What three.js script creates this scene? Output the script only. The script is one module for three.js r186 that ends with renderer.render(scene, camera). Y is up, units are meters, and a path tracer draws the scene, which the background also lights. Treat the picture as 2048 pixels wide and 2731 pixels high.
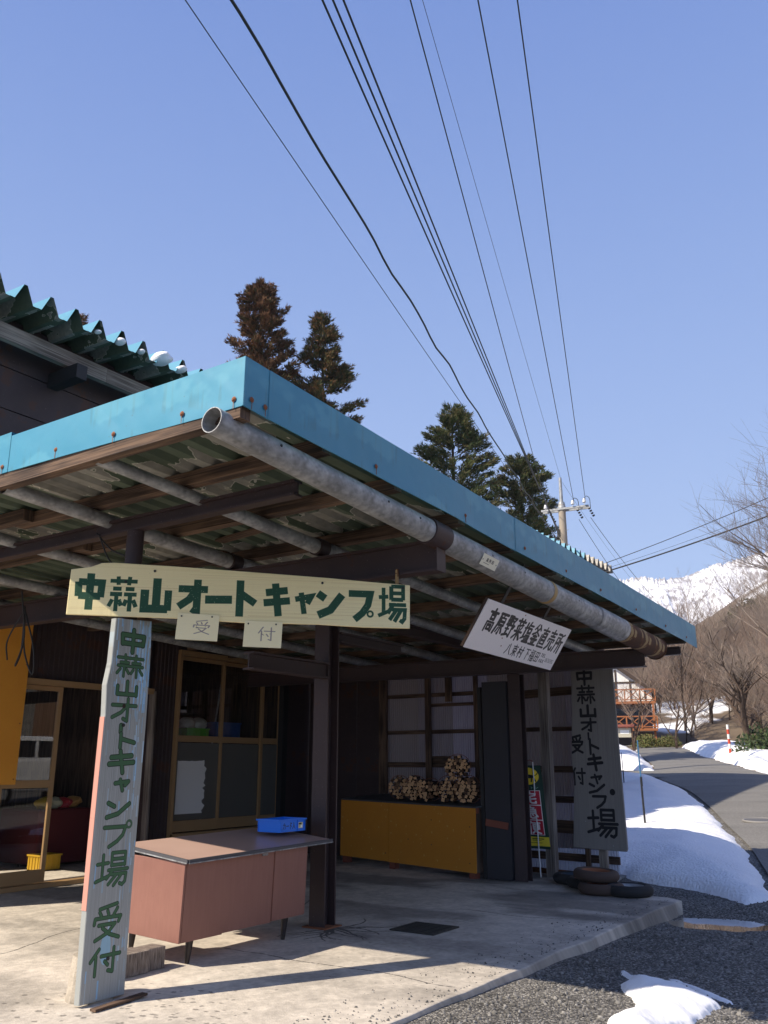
import * as THREE from 'three';
import { mergeGeometries } from 'three/addons/utils/BufferGeometryUtils.js';
import { RoundedBoxGeometry } from 'three/addons/geometries/RoundedBoxGeometry.js';

// ---------------------------------------------------------------- camera, sky, sun, exposure
const scene = new THREE.Scene();
const camera = new THREE.PerspectiveCamera(61.64, 0.75, 0.05, 4000);
camera.position.set(0, 1.44, 0);
camera.rotation.order = 'YXZ';
camera.rotation.set(0.2850, 34 * Math.PI / 180, 0);

const renderer = new THREE.WebGLRenderer({ antialias: true });
renderer.setSize(768, 1024);
renderer.toneMapping = THREE.LinearToneMapping;
renderer.toneMappingExposure = 1.38;
renderer.shadowMap.enabled = true;

const SUN = new THREE.Vector3(-0.54, 1.0, 0.98).normalize();
{
  const W = 512, Hh = 256, d = new Float32Array(W * Hh * 4), v = new THREE.Vector3();
  for (let j = 0; j < Hh; j++) for (let i = 0; i < W; i++) {
    const el = ((j + 0.5) / Hh - 0.5) * Math.PI, az = ((i + 0.5) / W - 0.5) * 2 * Math.PI;
    v.set(Math.cos(el) * Math.cos(az), Math.sin(el), Math.cos(el) * Math.sin(az));
    const e = Math.max(0, Math.sin(el)), t = Math.pow(e, 0.62);
    const c = Math.max(0, v.dot(SUN)), glow = 0.22 * Math.pow(c, 8) + 0.5 * Math.pow(c, 60);
    let r = 0.445 + (0.062 - 0.445) * t, g = 0.60 + (0.132 - 0.60) * t, b = 0.85 + (0.42 - 0.85) * t;
    if (el < 0) { const k = Math.min(1, -el * 3); r = r * (1 - k) + 0.30 * k; g = g * (1 - k) + 0.31 * k; b = b * (1 - k) + 0.33 * k; }
    const o = (j * W + i) * 4;
    d[o] = r + glow; d[o + 1] = g + glow * 0.97; d[o + 2] = b + glow * 0.85; d[o + 3] = 1;
  }
  const sky = new THREE.DataTexture(d, W, Hh, THREE.RGBAFormat, THREE.FloatType);
  sky.mapping = THREE.EquirectangularReflectionMapping;
  sky.magFilter = sky.minFilter = THREE.LinearFilter; sky.needsUpdate = true;
  scene.background = sky; scene.environment = sky;
}
const sun = new THREE.DirectionalLight(new THREE.Color(1, 0.89, 0.73), 5.0);
sun.position.copy(SUN).multiplyScalar(80).add(new THREE.Vector3(-6, 0, -12));
sun.target.position.set(-6, 0, -12);
sun.castShadow = true; sun.shadow.mapSize.set(4096, 4096);
Object.assign(sun.shadow.camera, { left: -70, right: 70, top: 70, bottom: -70, near: 1, far: 240 });
sun.shadow.bias = -0.0005;
scene.add(sun, sun.target);

// ---------------------------------------------------------------- helpers
function rng(seed) { let a = seed >>> 0; return () => { a = (a + 0x6D2B79F5) | 0; let t = Math.imul(a ^ (a >>> 15), 1 | a); t = (t + Math.imul(t ^ (t >>> 7), 61 | t)) ^ t; return ((t ^ (t >>> 14)) >>> 0) / 4294967296; }; }
const R = rng(7);
function hash(x, y) { let h = Math.imul(x | 0, 374761393) + Math.imul(y | 0, 668265263); h = Math.imul(h ^ (h >>> 13), 1274126177); return ((h ^ (h >>> 16)) >>> 0) / 4294967296; }
function vn(x, y, px = 1 << 20, py = px) {
  const xi = Math.floor(x), yi = Math.floor(y), fx = x - xi, fy = y - yi, m = (a, p) => ((a % p) + p) % p;
  const u = fx * fx * (3 - 2 * fx), w = fy * fy * (3 - 2 * fy);
  const a = hash(m(xi, px), m(yi, py)), b = hash(m(xi + 1, px), m(yi, py)), c = hash(m(xi, px), m(yi + 1, py)), d = hash(m(xi + 1, px), m(yi + 1, py));
  return a + (b - a) * u + (c - a) * w + (a - b - c + d) * u * w;
}
function fbm(x, y, o = 4, p = 1 << 18, q = p) { let s = 0, a = 0.5, t = 0; for (let i = 0; i < o; i++) { s += a * vn(x + i * 17 * 0, y, p, q); t += a; a *= 0.5; x *= 2; y *= 2; p *= 2; q *= 2; } return s / t; }
const sst = (a, b, x) => { const t = Math.min(1, Math.max(0, (x - a) / (b - a))); return t * t * (3 - 2 * t); };
const lerp = (a, b, t) => a + (b - a) * t;
const V = (x, y, z) => new THREE.Vector3(x, y, z);

// a tiling texture: f(u,v) gives sRGB 0..1 (or grey for data); size = metres covered by one tile
function tex(n, m, su, sv, f, data = false) {
  const d = new Uint8Array(n * m * 4);
  for (let j = 0; j < m; j++) for (let i = 0; i < n; i++) {
    const c = f((i + 0.5) / n, (j + 0.5) / m), o = (j * n + i) * 4;
    if (typeof c === 'number') d[o] = d[o + 1] = d[o + 2] = Math.max(0, Math.min(255, c * 255));
    else for (let k = 0; k < 3; k++) d[o + k] = Math.max(0, Math.min(255, c[k] * 255));
    d[o + 3] = 255;
  }
  const t = new THREE.DataTexture(d, n, m, THREE.RGBAFormat);
  t.wrapS = t.wrapT = THREE.RepeatWrapping; t.magFilter = THREE.LinearFilter; t.minFilter = THREE.LinearMipmapLinearFilter; t.generateMipmaps = true;
  t.repeat.set(1 / su, 1 / sv); if (!data) t.colorSpace = THREE.SRGBColorSpace; t.needsUpdate = true; return t;
}
const mixc = (a, b, t) => [lerp(a[0], b[0], t), lerp(a[1], b[1], t), lerp(a[2], b[2], t)];
const std = (o) => new THREE.MeshStandardMaterial(o);
const lin = (r, g, b) => new THREE.Color().setRGB(r, g, b);
function canvasTex(w, h, draw) {
  const c = document.createElement('canvas'); c.width = w; c.height = h; const g = c.getContext('2d'); draw(g, w, h);
  const t = new THREE.CanvasTexture(c); t.colorSpace = THREE.SRGBColorSpace; t.anisotropy = 8; return t;
}

const names = new Map();
function numbered(n) { const k = names.get(n) || 0; names.set(n, k + 1); return k ? n + '_' + String(k).padStart(3, '0') : n; }
function sh(o) { o.castShadow = true; o.receiveShadow = true; return o; }
function part(name, geo, mat, parent) { const m = sh(new THREE.Mesh(geo, mat)); m.name = name; parent.add(m); return m; }
function thing(name, label, category, pos = [0, 0, 0], ry = 0, group) {
  const g = new THREE.Group(); g.name = numbered(name); g.position.set(...pos); g.rotation.y = ry; g.userData = { label, category };
  if (group) g.userData.group = group; scene.add(g); return g;
}
function solo(name, geo, mat, label, category, group) { const m = part(numbered(name), geo, mat, scene); m.userData = { label, category }; if (group) m.userData.group = group; return m; }
function struct(name, geo, mat) { const m = part(numbered(name), geo, mat, scene); m.userData.kind = 'structure'; return m; }

// geometry helpers: uv in metres everywhere
function boxg(w, h, d) {
  const g = new THREE.BoxGeometry(w, h, d), uv = g.attributes.uv, nn = g.attributes.normal;
  for (let i = 0; i < uv.count; i++) { const a = Math.abs(nn.getX(i)) > 0.5 ? d : w, b = Math.abs(nn.getY(i)) > 0.5 ? d : h; uv.setXY(i, uv.getX(i) * a, uv.getY(i) * b); }
  return g;
}
function uvShift(g, a, b) { const uv = g.attributes.uv; for (let i = 0; i < uv.count; i++) uv.setXY(i, uv.getX(i) + a, uv.getY(i) + b); return g; }
const UP = V(0, 1, 0);
// bar of section a (along side) x b (along up-ish) from p to q; grain runs along its length
function bar(p, q, a, b, up = UP, sh0 = R()) {
  const dir = q.clone().sub(p), L = dir.length(); dir.normalize(); if (Math.abs(dir.dot(up)) > 0.98) up = V(0, 0, 1);
  const side = new THREE.Vector3().crossVectors(dir, up).normalize(), u2 = new THREE.Vector3().crossVectors(side, dir).normalize();
  const g = uvShift(boxg(a, L, b), sh0 * 3.1, sh0 * 7.7);
  const m = new THREE.Matrix4().makeBasis(side, dir, u2); g.applyMatrix4(m); g.translate((p.x + q.x) / 2, (p.y + q.y) / 2, (p.z + q.z) / 2); return g;
}
function tube(p, q, r0, r1, seg = 16, open = false) {
  const dir = q.clone().sub(p), L = dir.length(); dir.normalize();
  const g = new THREE.CylinderGeometry(r1, r0, L, seg, 1, open), uv = g.attributes.uv;
  for (let i = 0; i < uv.count; i++) uv.setXY(i, uv.getX(i) * 6.283 * r0, uv.getY(i) * L);
  g.applyQuaternion(new THREE.Quaternion().setFromUnitVectors(UP, dir)); g.translate((p.x + q.x) / 2, (p.y + q.y) / 2, (p.z + q.z) / 2); return g;
}
function wire(pts, r, seg = 40, rs = 5) { return new THREE.TubeGeometry(new THREE.CatmullRomCurve3(pts), seg, r, rs, false); }
function mg(list) { return mergeGeometries(list.map((g) => { const n = g.index ? g.toNonIndexed() : g; for (const k of Object.keys(n.attributes)) if (!['position', 'normal', 'uv', 'color'].includes(k)) n.deleteAttribute(k); return n; })); }
// I beam from p to q: height h, flange w
function ibeam(p, q, h, w, tw = 0.012, tf = 0.014) {
  const s = new THREE.Shape(), a = w / 2, b = h / 2, c = tw / 2;
  s.moveTo(-a, -b); s.lineTo(a, -b); s.lineTo(a, -b + tf); s.lineTo(c, -b + tf); s.lineTo(c, b - tf); s.lineTo(a, b - tf); s.lineTo(a, b); s.lineTo(-a, b); s.lineTo(-a, b - tf); s.lineTo(-c, b - tf); s.lineTo(-c, -b + tf); s.lineTo(-a, -b + tf);
  const L = p.distanceTo(q), g = new THREE.ExtrudeGeometry(s, { depth: L, bevelEnabled: true, bevelSize: 0.002, bevelThickness: 0.002, bevelSegments: 1 });
  const dir = q.clone().sub(p).normalize(), up = Math.abs(dir.y) > 0.9 ? V(0, 0, 1) : UP;
  const side = new THREE.Vector3().crossVectors(up, dir).normalize(), u2 = new THREE.Vector3().crossVectors(dir, side);
  g.applyMatrix4(new THREE.Matrix4().makeBasis(side, u2, dir)); g.translate(p.x, p.y, p.z); return g;
}
// flat board from an outline in its own x,y metres; uv 0..1 over [x0,x1]x[y0,y1] on the faces
function board(pts, th, bevel = 0.003) {
  const s = new THREE.Shape(pts.map(([x, y]) => new THREE.Vector2(x, y)));
  const g = new THREE.ExtrudeGeometry(s, { depth: th, bevelEnabled: bevel > 0, bevelSize: bevel, bevelThickness: bevel, bevelSegments: 1 });
  const xs = pts.map((p) => p[0]), ys = pts.map((p) => p[1]), x0 = Math.min(...xs), x1 = Math.max(...xs), y0 = Math.min(...ys), y1 = Math.max(...ys);
  const P = g.attributes.position, uv = g.attributes.uv;
  for (let i = 0; i < P.count; i++) uv.setXY(i, (P.getX(i) - x0) / (x1 - x0), (P.getY(i) - y0) / (y1 - y0));
  return g;
}
// corrugated sheet along local z (0..-L), across x (0..W); profile gives [x,y] points of one wave
function ribSheet(W, pitch, prof, L, uo = 0, vo = 0, flip = false, segs = 1) {
  const xs = []; const n = Math.round(W / pitch);
  for (let k = 0; k < n; k++) for (let i = 0; i < prof.length - 1; i++) xs.push([k * pitch + prof[i][0], prof[i][1]]);
  xs.push([n * pitch, prof[0][1]]);
  const pos = [], uv = []; let u = 0;
  for (let i = 0; i < xs.length - 1; i++) {
    const [ax, ay] = xs[i], [bx, by] = xs[i + 1], u2 = u + Math.hypot(bx - ax, by - ay);
    for (let s = 0; s < segs; s++) {
      const z0 = -L * s / segs, z1 = -L * (s + 1) / segs;
      const q = [[ax, ay, z0, u, -z0], [bx, by, z0, u2, -z0], [bx, by, z1, u2, -z1], [ax, ay, z1, u, -z1]];
      for (const t of (flip ? [0, 2, 1, 0, 3, 2] : [0, 1, 2, 0, 2, 3])) { pos.push(q[t][0], q[t][1], q[t][2]); uv.push(q[t][3] + uo, q[t][4] + vo); }
    }
    u = u2;
  }
  const g = new THREE.BufferGeometry(); g.setAttribute('position', new THREE.Float32BufferAttribute(pos, 3)); g.setAttribute('uv', new THREE.Float32BufferAttribute(uv, 2)); g.computeVertexNormals(); return g;
}

// ---------------------------------------------------------------- lettering: brush strokes on a 100 x 100 square
const GL = {
  naka: '16 28 18 64|16 28 84 28 82 64|18 62 82 62|50 6 50 96',
  hiru: '8 18 92 18|32 6 34 28|68 6 66 28|18 38 44 38|10 52 47 52|30 52 30 96|18 66 8 84|38 66 46 82|57 38 84 38|53 52 92 52|72 52 72 96|61 66 54 82|82 66 92 84',
  yama: '50 10 50 86|16 40 16 88 84 88|84 40 84 92',
  o: '8 34 92 34|62 8 62 94 48 86|58 36 40 62 10 82', bar: '8 52 92 50', vbar: '50 15 50 85', to: '35 4 35 96|38 38 84 62',
  ki: '14 32 84 24|8 60 92 52|44 6 56 95', ya: '18 54 84 44 68 66|42 34 56 96', n: '14 24 36 40|12 88 50 74 88 30',
  pu: '10 24 82 24 74 54 56 76 30 94', ba: '4 36 36 34|20 12 20 76|2 82 38 70|46 8 46 42|46 8 86 8 86 42|46 25 86 25|46 41 86 41|38 54 96 54|52 54 34 76|48 66 92 66 90 88 82 96 74 92|62 68 40 92|78 68 56 96',
  uke: '76 6 24 16|24 24 30 34|48 22 52 32|78 18 68 34|10 54 12 40 90 40 84 54|24 58 74 58 54 80 16 96|36 66 58 84 88 96',
  tsuke: '30 6 6 46|22 32 22 96|38 32 96 32|76 8 76 92 62 86|50 52 60 66',
  taka: '50 2 50 14|10 16 90 16|32 26 32 46|32 26 68 26 68 46|32 45 68 45|14 58 14 98|14 58 86 58 86 94 76 92|34 70 34 88|34 70 66 70 66 88|34 88 66 88',
  hara: '14 10 94 10|20 10 18 56 4 96|58 12 50 24|34 26 34 58|34 26 82 26 82 58|34 42 82 42|34 57 82 57|58 58 58 96 50 92|42 68 30 88|74 68 90 88',
  no: '8 8 8 44|8 8 46 8 46 44|8 26 46 26|8 44 46 44|27 8 27 88|8 62 46 62|2 92 50 84|56 12 90 12 74 28|62 24 78 38|52 44 96 44 88 56|76 44 76 94 64 88',
  sai: '8 14 92 14|32 4 34 24|68 4 66 24|82 28 22 36|24 40 30 50|48 40 50 48|76 38 66 50|8 60 92 60|50 50 50 98|46 64 10 92|54 64 92 92',
  shio: '2 34 32 32|17 12 17 76|0 82 34 72|52 4 38 28|46 18 92 18|50 32 50 52|50 32 86 32 86 52|50 52 86 52|44 64 44 92|44 64 90 64 90 92|59 64 59 92|75 64 75 92|34 93 100 93',
  kama: '40 2 14 26|60 2 88 24|72 14 40 40 8 50|30 16 60 38 94 50|30 56 70 56|14 70 86 70|50 48 50 94|30 76 36 88|70 76 62 88|8 95 92 95',
  choku: '10 16 90 16|50 2 48 30|32 30 32 80|32 30 78 30 78 80|32 46 78 46|32 62 78 62|32 79 78 79|14 40 14 94 94 94',
  bai: '14 16 86 16|50 2 50 32|24 32 76 32|10 58 12 46 90 46 84 58|38 58 34 80 10 96|62 56 62 86 72 94 92 92 92 80',
  sho: '8 12 48 12|14 28 14 66 4 96|14 28 44 28 44 54|14 54 44 54|88 8 58 18|60 18 60 60 50 96|60 44 98 44|82 44 82 98',
  ya8: '38 20 30 60 6 92|58 10 70 60 96 92', tsuka: '10 18 90 18|22 34 22 60|22 34 78 34 78 60|22 58 78 58|50 4 50 98|46 62 12 92|54 62 90 92',
  mura: '4 30 44 30|24 6 24 98|22 34 4 70|28 40 42 58|48 32 98 32|80 6 80 94 68 90|58 50 66 66', shimo: '6 12 94 12|48 12 48 98|52 34 80 54',
  fuku: '22 4 28 14|6 26 40 26 4 62|22 44 22 98|28 48 40 60|48 10 96 10|56 24 56 44|56 24 90 24 90 44|56 44 90 44|50 56 50 96|50 56 96 56 96 96|73 56 73 96|50 76 96 76|50 96 96 96',
  ta: '12 14 12 90|12 14 88 14 88 90|12 51 88 51|12 89 88 89|50 14 50 89',
  taku: '50 2 50 14|12 32 12 18 88 18 84 32|72 34 24 46|10 64 90 58|48 44 48 86 58 92 90 92 90 80',
  kyu: '40 2 14 26|34 12 66 12 54 26|20 28 76 28 76 56|20 42 76 42|18 56 76 56|16 70 8 88|32 66 34 88 44 94 68 94 70 84|50 64 56 74|78 66 90 82',
  bin: '26 4 4 44|18 32 18 98|36 14 96 14|44 28 44 62|44 28 88 28 88 62|44 45 88 45|44 62 88 62|66 14 64 66 36 96|46 66 66 86 98 96',
  ka: '10 32 86 32 80 86 66 92|46 8 42 50 12 92', do: '35 4 35 96|38 38 84 62|62 12 68 24|78 8 84 20', hairu: '36 10 54 14 40 60 6 94|50 30 66 66 96 94',
};
function glyph(g, key, x, y, w, h, lw, { rot = 0, skew = 0, cap = 'round', dot = true, jit = 0, seed = 1 } = {}) {
  const r = rng(seed + key.length * 31 + x); g.save(); g.translate(x + w / 2, y + h / 2); g.rotate(rot); g.transform(1, skew, 0, 1, 0, 0); g.translate(-w / 2, -h / 2); g.lineCap = cap; g.lineJoin = cap === 'round' ? 'round' : 'miter';
  for (const st of GL[key].split('|')) {
    const a = st.split(' ').map(Number); g.lineWidth = lw * (1 + (r() - 0.5) * jit); g.beginPath();
    for (let i = 0; i < a.length; i += 2) { const X = a[i] / 100 * w, Y = a[i + 1] / 100 * h; i ? g.lineTo(X, Y) : g.moveTo(X, Y); } g.stroke();
  }
  if (key === 'pu' && dot) { g.lineWidth = lw * 0.55; g.beginPath(); g.arc(w * 0.93, h * 0.16, w * 0.085, 0, 6.3); g.stroke(); }
  g.restore();
}
function grain(g, w, h, vertical, n, cols, a, seed) { const r = rng(seed); for (let i = 0; i < n; i++) { g.globalAlpha = a * r(); g.fillStyle = cols[Math.floor(r() * cols.length)]; const L = (0.1 + 0.5 * r()) * (vertical ? h : w), t = 0.5 + 2.5 * r(); vertical ? g.fillRect(r() * w, r() * h - L / 2, t, L) : g.fillRect(r() * w - L / 2, r() * h, L, t); } g.globalAlpha = 1; }
function specks(g, w, h, n, col, s, a, seed) { const r = rng(seed); g.fillStyle = col; for (let i = 0; i < n; i++) { g.globalAlpha = a * r(); g.beginPath(); g.ellipse(r() * w, r() * h, s * r(), s * r() * 0.7, r() * 3, 0, 6.3); g.fill(); } g.globalAlpha = 1; }

// ---------------------------------------------------------------- materials
const woodF = (base, dark, rough) => (u, v) => {
  const w = fbm(u * 3, v * 2, 3, 3, 2), g = fbm(u * 48 + 0, v * 3, 3, 48, 3), k = fbm(u * 6, v * 5, 4, 6, 5);
  return mixc(base, dark, Math.min(1, Math.max(0, g * 1.1 - 0.15 + (k - 0.5) * rough + (w - 0.5) * 0.5)));
};
const tWood = tex(256, 512, 0.3, 1.6, woodF([0.43, 0.34, 0.27], [0.14, 0.095, 0.075], 1.2));
const tWoodGrey = tex(256, 512, 0.3, 1.6, woodF([0.60, 0.56, 0.52], [0.26, 0.22, 0.20], 0.6));
const bWood = tex(256, 512, 0.3, 1.6, (u, v) => fbm(u * 48, v * 3, 3, 48, 3), true);
const mWood = std({ map: tWood, bumpMap: bWood, bumpScale: 0.003, roughness: 0.85 });
const mWoodGrey = std({ map: tWoodGrey, bumpMap: bWood, bumpScale: 0.003, roughness: 0.9 });
const mWoodRed = std({ color: lin(0.20, 0.055, 0.03), roughness: 0.7 });
const mWoodOrange = std({ map: tWood, color: lin(1.0, 0.55, 0.2), roughness: 0.7 });

const tBrown = tex(256, 256, 1.2, 1.2, (u, v) => { const n = fbm(u * 6, v * 6, 5, 6), s = vn(u * 90, v * 90, 90); const c = mixc([0.205, 0.155, 0.16], [0.265, 0.205, 0.205], n); return s > 0.965 ? mixc(c, [0.5, 0.46, 0.46], 0.7) : (n > 0.66 ? mixc(c, [0.30, 0.17, 0.11], 0.6) : c); });
const mBrown = std({ map: tBrown, roughness: 0.55, metalness: 0.1 });

const galvF = (u, v) => { const n = fbm(u * 10, v * 10, 3, 10), s = fbm(u * 40, v * 26, 2, 40, 26); const k = 0.60 + 0.085 * (s - 0.5) * 2 + 0.10 * (n - 0.5) * 2; return [k, k * 1.01, k * 1.02]; };
const tGalv = tex(256, 256, 0.7, 0.7, galvF);
const rGalv = tex(256, 256, 0.7, 0.7, (u, v) => 0.42 + 0.3 * fbm(u * 14, v * 14, 3, 14), true);
const mGalv = std({ map: tGalv, roughnessMap: rGalv, metalness: 0.3, roughness: 1 });
const mRustPipe = std({ map: tex(256, 256, 0.5, 0.5, (u, v) => { const n = fbm(u * 5, v * 7, 5, 5, 7); return n > 0.56 ? [0.62, 0.52, 0.36] : mixc([0.22, 0.13, 0.09], [0.45, 0.27, 0.14], n * 1.3); }), roughness: 0.85 });

// turquoise top paint and the peeling green underside paint of the roof sheets
const bDent = tex(256, 256, 2.6, 2.6, (u, v) => 0.75 * fbm(u * 5, v * 7, 3, 5, 7) + 0.25 * fbm(u * 24, v * 24, 2, 24), true);
const mTeal = std({ map: tex(512, 512, 2.7, 2.2, (u, v) => {
  const n = fbm(u * 4, v * 3, 4, 4, 3), m = fbm(u * 30, v * 30, 2, 30), s = vn(u * 110, v * 110, 110), st = fbm(u * 90, v * 4, 3, 90, 4), f = fbm(u * 9, v * 9, 4, 9);
  let c = mixc([0.235, 0.525, 0.635], [0.285, 0.575, 0.675], n * 0.6 + m * 0.25 + f * 0.15);
  c = mixc(c, [0.27, 0.46, 0.50], 0.35 * sst(0.56, 0.72, st) * sst(0.42, 0.6, f)); c = mixc(c, [0.44, 0.68, 0.74], 0.3 * sst(0.6, 0.7, f));
  return s > 0.988 ? mixc(c, [0.32, 0.30, 0.27], 0.6) : c; }), bumpMap: bDent, bumpScale: 0.012, roughness: 0.46, metalness: 0.0 });
const peelF = (thr) => (u, v) => {
  const n = fbm(u * 5, v * 3, 5, 5, 3), j = vn(u * 28, v * 10, 28, 10) * 0.10 + vn(u * 60, v * 60, 60) * 0.05, e = n + j;
  const fine = fbm(u * 40, v * 40, 2, 40);
  if (e > thr) return mixc([0.47, 0.47, 0.445], [0.58, 0.575, 0.54], fine);
  if (e > thr - 0.012) return [0.74, 0.73, 0.68];
  return mixc([0.26, 0.31, 0.255], [0.335, 0.385, 0.315], fine * 0.6 + n * 0.4);
};
const mPeel = std({ map: tex(512, 512, 1.5, 2.2, peelF(0.69)), roughness: 0.7 });
const mPeelRoof = std({ map: tex(512, 512, 1.6, 1.6, peelF(0.645)), roughness: 0.65 });
const mZincSheet = std({ map: tGalv, color: lin(0.95, 0.88, 0.78), roughness: 0.6, metalness: 0.2 });

const tConc = tex(1024, 1024, 7, 7, (u, v) => concK(u, v));
function concK(u, v) {
  const a = fbm(u * 5, v * 5, 5, 5), b = fbm(u * 60, v * 60, 3, 60), c = vn(u * 260, v * 260, 260), d = fbm(u * 3 + 0.4, v * 9, 4, 3, 9);
  let k = 0.73 + 0.13 * (a - 0.5) + 0.13 * (b - 0.5) + 0.09 * (c - 0.5);
  k -= 0.10 * sst(0.56, 0.74, d); if (c > 0.975) k -= 0.12; if (c < 0.02) k += 0.08;
  return [k * 1.03, k * 0.98, k * 0.91];
}
const bConc = tex(512, 512, 1.3, 1.3, (u, v) => 0.6 * fbm(u * 30, v * 30, 3, 30) + 0.4 * vn(u * 160, v * 160, 160), true);
const mConc = std({ map: tConc, bumpMap: bConc, bumpScale: 0.003, roughness: 0.92 });
const mConcEdge = std({ map: tConc, color: lin(0.8, 0.78, 0.74), bumpMap: bConc, bumpScale: 0.006, roughness: 0.95 });

const tGravel = tex(1024, 1024, 1.6, 1.6, (u, v) => {
  const N = 110, x = u * N, y = v * N, xi = Math.floor(x), yi = Math.floor(y); let best = 9, id = 0;
  for (let a = -1; a < 2; a++) for (let b = -1; b < 2; b++) { const X = ((xi + a) % N + N) % N, Y = ((yi + b) % N + N) % N; const dx = xi + a + hash(X, Y) - x, dy = yi + b + hash(X + 331, Y + 77) - y, q = dx * dx + dy * dy; if (q < best) { best = q; id = hash(X * 3 + 7, Y * 5 + 1); } }
  const k = 0.315 + 0.36 * id * id + 0.10 * (vn(u * 8, v * 8, 8) - 0.5) - 0.10 * Math.min(1, best * 1.6);
  return [k * 1.03, k, k * 0.95];
});
const bGravel = tex(1024, 1024, 1.6, 1.6, (u, v) => {
  const N = 110, x = u * N, y = v * N, xi = Math.floor(x), yi = Math.floor(y); let best = 9;
  for (let a = -1; a < 2; a++) for (let b = -1; b < 2; b++) { const X = ((xi + a) % N + N) % N, Y = ((yi + b) % N + N) % N; const dx = xi + a + hash(X, Y) - x, dy = yi + b + hash(X + 331, Y + 77) - y; best = Math.min(best, dx * dx + dy * dy); }
  return 1 - Math.min(1, best * 1.3);
}, true);
const mGround = std({ map: tGravel, bumpMap: bGravel, bumpScale: 0.012, roughness: 0.95 });
const mAsphalt = std({ map: tex(512, 512, 2.5, 2.5, (u, v) => { const a = fbm(u * 4, v * 4, 4, 4), c = vn(u * 180, v * 180, 180); const k = 0.43 + 0.08 * (a - 0.5) + 0.12 * (c - 0.5); return [k * 1.02, k, k * 0.965]; }), bumpMap: bConc, bumpScale: 0.004, roughness: 0.95 });
const bSnow = tex(512, 512, 2.2, 2.2, (u, v) => 0.7 * fbm(u * 7, v * 7, 4, 7) + 0.3 * vn(u * 120, v * 120, 120), true);
const tSnow = tex(512, 512, 1.7, 1.7, (u, v) => { const a = vn(u * 230, v * 230, 230), b = fbm(u * 6, v * 6, 4, 6), c = vn(u * 90, v * 90, 90); let k = 0.935 + 0.02 * (b - 0.5); if (a > 0.985 && b > 0.45) k -= 0.35 * (a - 0.985) / 0.015; if (c > 0.985 && b > 0.52) k -= 0.25; return [k, k * 1.0, k * 1.005]; });
const mSnow = std({ map: tSnow, bumpMap: bSnow, bumpScale: 0.03, roughness: 0.75 });
const mSnowSmall = std({ map: tSnow, bumpMap: bSnow, bumpScale: 0.006, roughness: 0.7 });
const mBronze = std({ color: lin(0.40, 0.25, 0.12), roughness: 0.45, metalness: 0.2 });
const mGlass = new THREE.MeshPhysicalMaterial({ color: 0xffffff, transmission: 1, thickness: 0, roughness: 0.0, ior: 1.5 });
const mGlassFrost = new THREE.MeshPhysicalMaterial({ color: lin(0.66, 0.65, 0.60), transmission: 0.88, thickness: 0, roughness: 0.32, ior: 1.5 });
const mBlack = std({ color: lin(0.012, 0.012, 0.013), roughness: 0.6 });
const mRust = std({ color: lin(0.24, 0.085, 0.035), roughness: 0.8 });
const mWhite = std({ color: lin(0.72, 0.72, 0.70), roughness: 0.6 });
const mCable = std({ color: lin(0.02, 0.02, 0.022), roughness: 0.6 });

// ---------------------------------------------------------------- terrain
const RDn = [0.94, -0.341];
function T(x, z) {
  const D = -z; let h = -0.03 - 0.10 * Math.min(1, Math.max(0, (D - 5) / 4.5)) + 0.13 * sst(9.8, 12.8, D);
  if (D < 14 && x > -5 && x < 2) h += (fbm(x * 2.1 + 8, z * 2.1, 3) - 0.5) * 0.035 * sst(-3.05, -2.7, x) - 0.10 * (fbm(x * 2.6 + 3, z * 2.6, 4) + 0.05) * Math.exp(-((x + 2.55) ** 2 / 0.30 + (z + 10.0) ** 2 / 0.20));
  if (D > 12) h += 0.05 * (Math.min(D, 78) - 12);
  const r = (x + 6.13) * RDn[0] + (z + 31.95) * RDn[1], f = sst(16, 34, D);
  if (r > 5) h += f * Math.min(60, (r - 5) * 0.10 + Math.max(0, r - 12) * 0.36);
  if (D > 72) h += Math.min(26, (D - 72) * 0.21) * (0.75 + 0.5 * fbm(x * 0.02 + 9, z * 0.02, 3));
  if (D > 30) h += (fbm(x * 0.1, z * 0.1, 3) - 0.5) * 0.6 * sst(3, 10, Math.abs(r - 0)) * sst(30, 50, D);
  return h;
}
function sheet(name, xs, zs, colour, mat) {
  const pos = [], uv = [], col = [], idx = [];
  zs.forEach((z) => xs.forEach((x) => { pos.push(x, T(x, z), z); uv.push(x, z); if (colour) col.push(...colour(x, z)); }));
  const nx = xs.length;
  for (let j = 0; j < zs.length - 1; j++) for (let i = 0; i < nx - 1; i++) { const a = j * nx + i; idx.push(a, a + 1, a + nx, a + 1, a + nx + 1, a + nx); }
  const g = new THREE.BufferGeometry(); g.setAttribute('position', new THREE.Float32BufferAttribute(pos, 3)); g.setAttribute('uv', new THREE.Float32BufferAttribute(uv, 2)); if (colour) g.setAttribute('color', new THREE.Float32BufferAttribute(col, 3));
  g.setIndex(idx); g.computeVertexNormals(); return struct(name, g, mat);
}
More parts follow.
